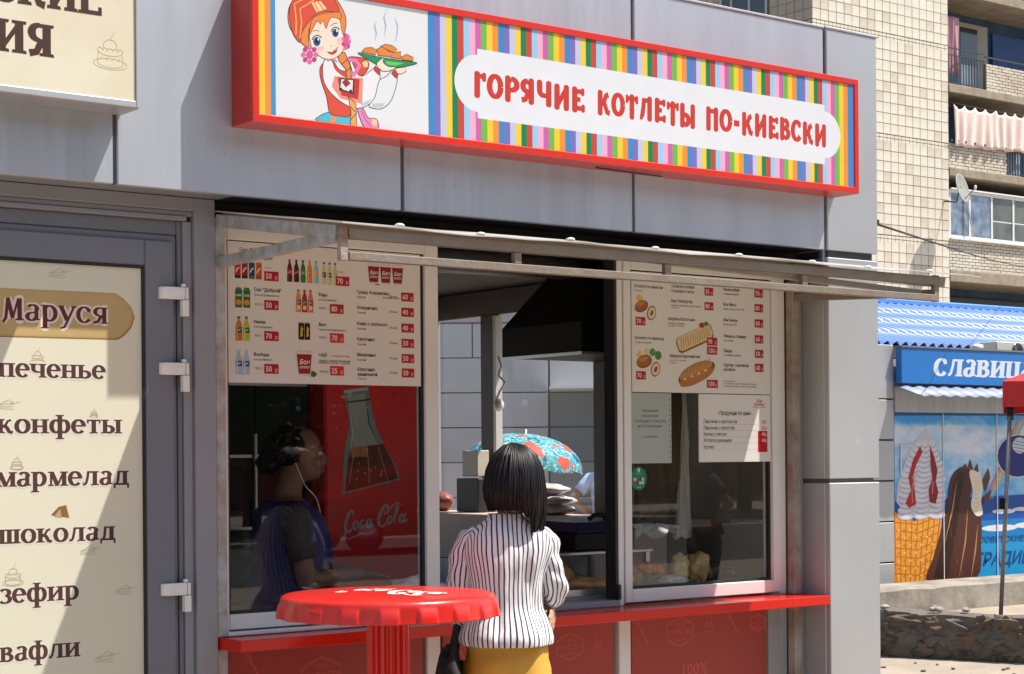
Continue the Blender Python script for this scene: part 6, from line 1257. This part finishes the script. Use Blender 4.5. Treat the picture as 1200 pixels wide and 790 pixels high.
# ================================================================== LOW STONE WALL AND CURB
A_ = Vector((10.55, 4.88, 0)); B_ = Vector((12.3, 1.0, 0)); dW = (B_ - A_).normalized(); nW = Vector((-dW.y, dW.x, 0)) * -1
if nW.dot(Vector((0, -5.2, 0)) - A_) < 0: nW = -nW
LW = thing('stone_wall', 'low rough rubble wall with a crumbling mortar cap near the ice cream kiosk', 'wall', (11.2, 3.4, 0))
def WP(u, o_, z): return A_ + dW * u + nW * o_ + Vector((0, 0, z))
m = MB(); rs = []; Lw = 5.2; rn = random.Random(8)
for i in range(90):
    u = Lw * i / 89; zt_ = .355 + .02 * noise.noise(Vector((u * 3, 0, 0))) - (.02 if u > .9 else 0) + (.05 if u > 2.05 else 0); rs.append([WP(u, .0 + .02 * noise.noise(Vector((u * 6, 1, 0))), -.05), WP(u, .015 + .025 * noise.noise(Vector((u * 7, 4, 0))), zt_ * .6), WP(u, .0 + .02 * noise.noise(Vector((u * 9, 2, 0))), zt_), WP(u, -.16, zt_ + .01), WP(u, -.34, zt_), WP(u, -.36, -.05)])
m.rings(rs, smooth=False); m.build('mortar_core', mortar, LW)
stones = [mat('brown field stone', (.125, .088, .062), rough=.95, col2=(.07, .05, .038), vscale=6, bump=.8, bscale=18), mat('grey field stone', (.15, .13, .11), rough=.95, col2=(.085, .075, .062), vscale=6, bump=.8, bscale=18), mat('ochre field stone', (.16, .115, .075), rough=.95, col2=(.09, .065, .045), vscale=6, bump=.8, bscale=18)]
for row, (zc, h_) in enumerate(((.05, .13), (.165, .13), (.27, .11))):
    u = .05 + row * .09
    while u < Lw - .2:
        w_ = rn.uniform(.12, .30); z_ = zc + rn.uniform(-.02, .02); c_ = WP(u + w_ / 2, -.004, z_); m = MB()
        Rm = Matrix((dW, nW, Vector((0, 0, 1)))).transposed(); m.ell(c_, (w_ * .54, .042, h_ * rn.uniform(.50, .62)), 10, 7, rot=Rm @ Matrix.Rotation(rn.uniform(-.5, .5), 3, 'Y'), noise_a=.85, seed=rn.random() * 50); m.sm = [False] * len(m.sm)
        m.build('stone', rn.choice(stones), LW); u += w_ * .98
for k in range(22): u = rn.uniform(.1, 4.6); MB().ell(WP(u, rn.uniform(-.3, -.02), .375 + (.04 if u > 2.05 else 0)), (rn.uniform(.02, .05), rn.uniform(.02, .04), .018), 8, 6, noise_a=.8, seed=k).build('rubble', concrete, LW)
CB = MB(); rs = []
for i in range(60):
    x = 12.6 + 8.0 * i / 59; n_ = .012 * noise.noise(Vector((x * 3, 0, 0))); rs.append([(x, 6.55, -.05), (x, 6.56 + n_, .24 + n_), (x, 6.60, .262 + n_), (x, 7.1, .262), (x, 7.12, -.05)])
CB.rings(rs, smooth=False); o = CB.build('concrete_curb', mat('pale weathered curb', (.33, .30, .25), rough=.9, col2=(.17, .15, .125), vscale=3, bump=.5, bscale=20, detail=9)); tag(o, 'long weathered concrete curb below the ice cream poster', 'curb')
rn = random.Random(12); m = MB()
for k in range(130):
    a = rn.uniform(0, 1); x = 10.2 + 2.6 * rn.random(); y = 1.2 + 3.6 * rn.random(); m.ell((x, y, .005), (rn.uniform(.008, .028), rn.uniform(.008, .02), .008), 6, 4, noise_a=.5, seed=k)
m.build('pebbles', stones[1]); tag(bpy.data.objects['pebbles'], 'small stones scattered on the dusty ground by the wall', 'pebbles', kind='stuff')
# red tent
TN = thing('red_canopy_tent', 'red canopy tent on a thin steel leg at the right edge', 'tent', (12.6, 3.7, 0))
redc = mat('red tent cloth', (.50, .012, .012), rough=.6, var=.15, vscale=3)
tx, ty = 12.06, 4.02; ex, ey = RT.x, RT.y
def TP(u, w_, z): return Vector((tx, ty, z)) + Vector((.607, -.794, 0)) * u + Vector((.794, .607, 0)) * w_
m = MB(); v = [TP(-.03, -.03, 1.965), TP(2.6, -.03, 1.965), TP(2.6, 2.6, 1.965), TP(-.03, 2.6, 1.965)]
top_ = [TP(-.03, -.03, 2.175), TP(2.6, -.03, 2.175), TP(2.6, 2.6, 2.175), TP(-.03, 2.6, 2.175)]; t2 = [TP(.15, .15, 2.25), TP(2.4, .15, 2.25), TP(2.4, 2.4, 2.25), TP(.15, 2.4, 2.25)]; t3 = [TP(1.2, 1.2, 2.42), TP(1.35, 1.2, 2.42), TP(1.35, 1.35, 2.42), TP(1.2, 1.35, 2.42)]
m.rings([v, top_, t2, t3], cap=False, smooth=False); o = m.build('canopy', redc, TN); o.modifiers.new('t', 'SOLIDIFY').thickness = .01
for (u, w_) in ((.03, .03), (2.5, .03), (2.5, 2.5), (.035, 2.5)):
    MB().tube([TP(u + .0, w_, 1.96), TP(u - .10 if u < 1 else u, w_, .02)], .017, 8).build('leg', mat('scratched steel leg', (.30, .27, .25), rough=.4, metal=.5, var=.3, vscale=20), TN); MB().tube([TP(u, w_, 1.90), TP(u, w_, 1.99)], .03, 8).build('corner_joint', black_mt, TN)
MB().tube([TP(-.035, .03, 1.22), TP(-.04, .03, 1.13)], .026, 8).build('leg_clamp', black_mt, TN)
# overhead cable from the pillar
m = MB(); pts = []
for i in range(25): a = i / 24; pts.append((5.975 + (24.97 - 5.975) * a, .06 + (13.51 - .06) * a, 2.60 + (4.70 - 2.60) * a - .03 * sin(pi * a)))
m.tube(pts, .0055, 6); tag(m.build('overhead_cable', rubber), 'thin black cable running from the pillar towards the right', 'cable'); 
MB().tube([(5.93, .07, 2.61), (5.99, .05, 2.605)], .012, 8).build('cable_hook', rubber, K)

# ================================================================== STREET BEHIND THE VIEWER (seen only in the window panes)
leafm = mat('tree leaves', (.045, .085, .025), rough=.6, col2=(.025, .05, .015), vscale=2); barkm = mat('tree bark', (.09, .07, .05), rough=.9)
ORD = ('first', 'second', 'third', 'fourth', 'fifth', 'sixth', 'seventh', 'eighth', 'ninth', 'tenth', 'eleventh')
def tree(x, y, h_, r_, seed, lb):  # unseen trees, added to keep the pane reflections dark
    T = thing('reflection_tree', lb, 'tree', (x, y, 0), 'unseen trees added across the road for the pane reflections'); rn = random.Random(seed)
    m = MB(); m.tube([(x, y, 0), (x + .1, y, h_ * .3), (x, y + .1, h_ * .6)], [.22, .16, .07], 8)
    for k in range(5): a = rn.uniform(0, 6.3); m.tube([(x, y, h_ * (.3 + .06 * k)), (x + r_ * .6 * cos(a), y + r_ * .6 * sin(a), h_ * (.5 + .07 * k))], [.09, .03], 6)
    m.build('trunk', barkm, T); m = MB(); cl = [(rn.uniform(-1, 1) * r_ * .6, rn.uniform(-1, 1) * r_ * .6, rn.uniform(.3, .95) * h_, rn.uniform(.35, .6) * r_) for _ in range(12)]
    for k in range(8500):
        c_ = rn.choice(cl); d = Vector((rn.gauss(0, 1), rn.gauss(0, 1), rn.gauss(0, 1))).normalized() * c_[3] * rn.uniform(.6, 1.05); p_ = Vector((x + c_[0], y + c_[1], c_[2])) + d
        if p_.z < 1.2: continue
        a = Vector((rn.gauss(0, 1), rn.gauss(0, 1), rn.gauss(0, .6))).normalized() * rn.uniform(.05, .10); b = a.cross(d).normalized() * a.length * .8; m.add([p_ - a - b, p_ + a - b, p_ + a + b, p_ - a + b], [(0, 1, 2, 3)])
    m.build('crown', leafm, T)
for k in range(11): tree(2 + k * 4.3, -27 - (k % 3) * 2.2, 8 + (k * 3 % 4), 3.4, k + 3, 'unseen dark green tree added for the pane reflections, %s from the left end of the row across the road' % ORD[k])
CAR = thing('parked_car', 'red sedan parked across the road, mirrored faintly in the left pane', 'car', (17.3, -20.2, 0))
cpaint = mat('red car paint', (.35, .012, .010), rough=.25, coat=.8); 
prof = [(-2.15, .35), (-2.2, .62), (-2.1, .88), (-1.3, .98), (-.75, 1.42), (.55, 1.45), (1.25, 1.02), (2.05, .86), (2.2, .6), (2.15, .32), (1.75, .30), (1.68, .52), (1.4, .62), (1.12, .52), (1.05, .30), (-1.0, .28), (-1.07, .5), (-1.35, .62), (-1.63, .52), (-1.7, .3)]
MB().prism([(17.3 + a, b) for a, b in prof], -21.0, -19.4).build('body', cpaint, CAR, bevel=.06, seg=2)
for q in ([(-1.15, .99), (-.72, 1.36), (-.12, 1.39), (-.12, .99)], [(-.04, .99), (-.04, 1.39), (.5, 1.39), (1.08, 1.0)]): MB().prism([(17.3 + a, b) for a, b in q], -19.405, -19.392).build('window', far_glass, CAR); MB().prism([(17.3 + a, b) for a, b in q], -21.008, -20.995).build('window', far_glass, CAR)
for a in (-1.35, 1.4):
    for y in (-20.92, -19.6): m = MB(); m.tube([(17.3 + a, y, .32), (17.3 + a, y + .2, .32)], .32, 20); wh = m.build('wheel', rubber, CAR); MB().tube([(17.3 + a, y + .195, .32), (17.3 + a, y + .208, .32)], .19, 16).build('rim', steel, wh)
MB().box(19.42, 19.5, -20.8, -20.5, .62, .74).build('headlight', glass, CAR); MB().box(19.42, 19.5, -19.9, -19.6, .62, .74).build('headlight', glass, CAR); MB().box(15.1, 15.16, -19.8, -19.55, .7, .82).build('tail_light', redc, CAR)

# hanging cloth behind the right pane
HC = thing('hanging_curtain', 'dark brown curtain with a white lace edge behind the right pane', 'curtain', (5.2, .62, 1.27))
drape('curtain_cloth', 5.06, 5.36, 1.90, 1.90, 1.30, 1.28, .64, mat('dark olive brown cloth', (.10, .07, .035), rough=.8, var=.3, vscale=12), HC, .012, 4, sc=0)
drape('lace_edge', 5.02, 5.37, 1.305, 1.29, 1.265, 1.245, .63, mat('white lace', (.55, .55, .50), rough=.7), HC, .012, 6, sc=0)
drape('side_lace', 5.362, 5.372, 1.90, 1.90, 1.25, 1.25, .63, MATS['white lace'], HC, .008, 1, sc=0)

boxo('back_panel', 4.99, 5.42, .801, .815, 1.0425, 1.30, beige, CT)
boxo('panel_ledge', 4.99, 5.42, .79, .83, 1.3005, 1.312, beige, CT)

# scuffs on the pillar and grime under the sign
p = Print(0); rn = random.Random(6)
for k in range(16):
    a = 5.735 + rn.uniform(0, .085); b = 1.655 + rn.uniform(-.02, .03); p.k = k % 3; p.ell(a, b, rn.uniform(.001, .006), rn.uniform(.0008, .003), (226, 226, 226), rot=rn.uniform(-40, 40), n=7)
for k in range(10):
    a = rn.uniform(5.64, 5.91); b = rn.uniform(.9, 2.3); p.k = 3; p.line([(a, b), (a + rn.uniform(-.02, .02), b + rn.uniform(-.012, .012))], .0012, (120, 118, 116), True)
for k in range(26):
    a = rn.uniform(2.45, 5.58); b = rn.uniform(2.47, 2.66); p.k = 4; p.ell(a, b, rn.uniform(.001, .0025), rn.uniform(.001, .002), (92, 84, 78), n=6)
p.build('scuff_marks', K, kind='stuff')

# passer-by in the street behind the viewer, mirrored faintly in the right pane
def dup(o, parent=None):
    c = o.copy(); COL.objects.link(c); c.parent = parent
    for ch in list(o.children): dup(ch, c)
    return c
PB = dup(MN); PB.location = (10.35, -5.4, 0); PB.rotation_euler = (0, 0, radians(160))
PB['label'] = 'passer-by in a dark shirt across the street, mirrored faintly in the right pane'
for ch in PB.children:
    if ch.name.startswith(('shirt', 'sleeve')): ch.material_slots[0].link = 'OBJECT'; ch.material_slots[0].material = darkm

kb('wall_lining', 5.786, 5.799, .25, 1.59, .12, 2.49, mat('olive beige wall lining', (.26, .21, .13), rough=.6, var=.25, vscale=4), bevel=0)

# unseen block added beyond the trees so the panes mirror something dark
FB = thing('reflection_block', 'unseen brown brick block with windows, added behind the trees to darken the pane reflections', 'building', (25, -45, 0))
MB().box(-25, 75, -55, -44, 0, 17).build('wall', mat('brown brick wall', (.16, .12, .095), rough=.9, var=.2), FB)
for j in range(5):
    fr = MB(); 
    for i in range(32): fr.box(-23 + i * 3.05, -21.6 + i * 3.05, -43.98, -43.9, 1.3 + j * 3.1, 2.9 + j * 3.1)
    fr.build('window_row', far_glass, FB, kind='stuff')
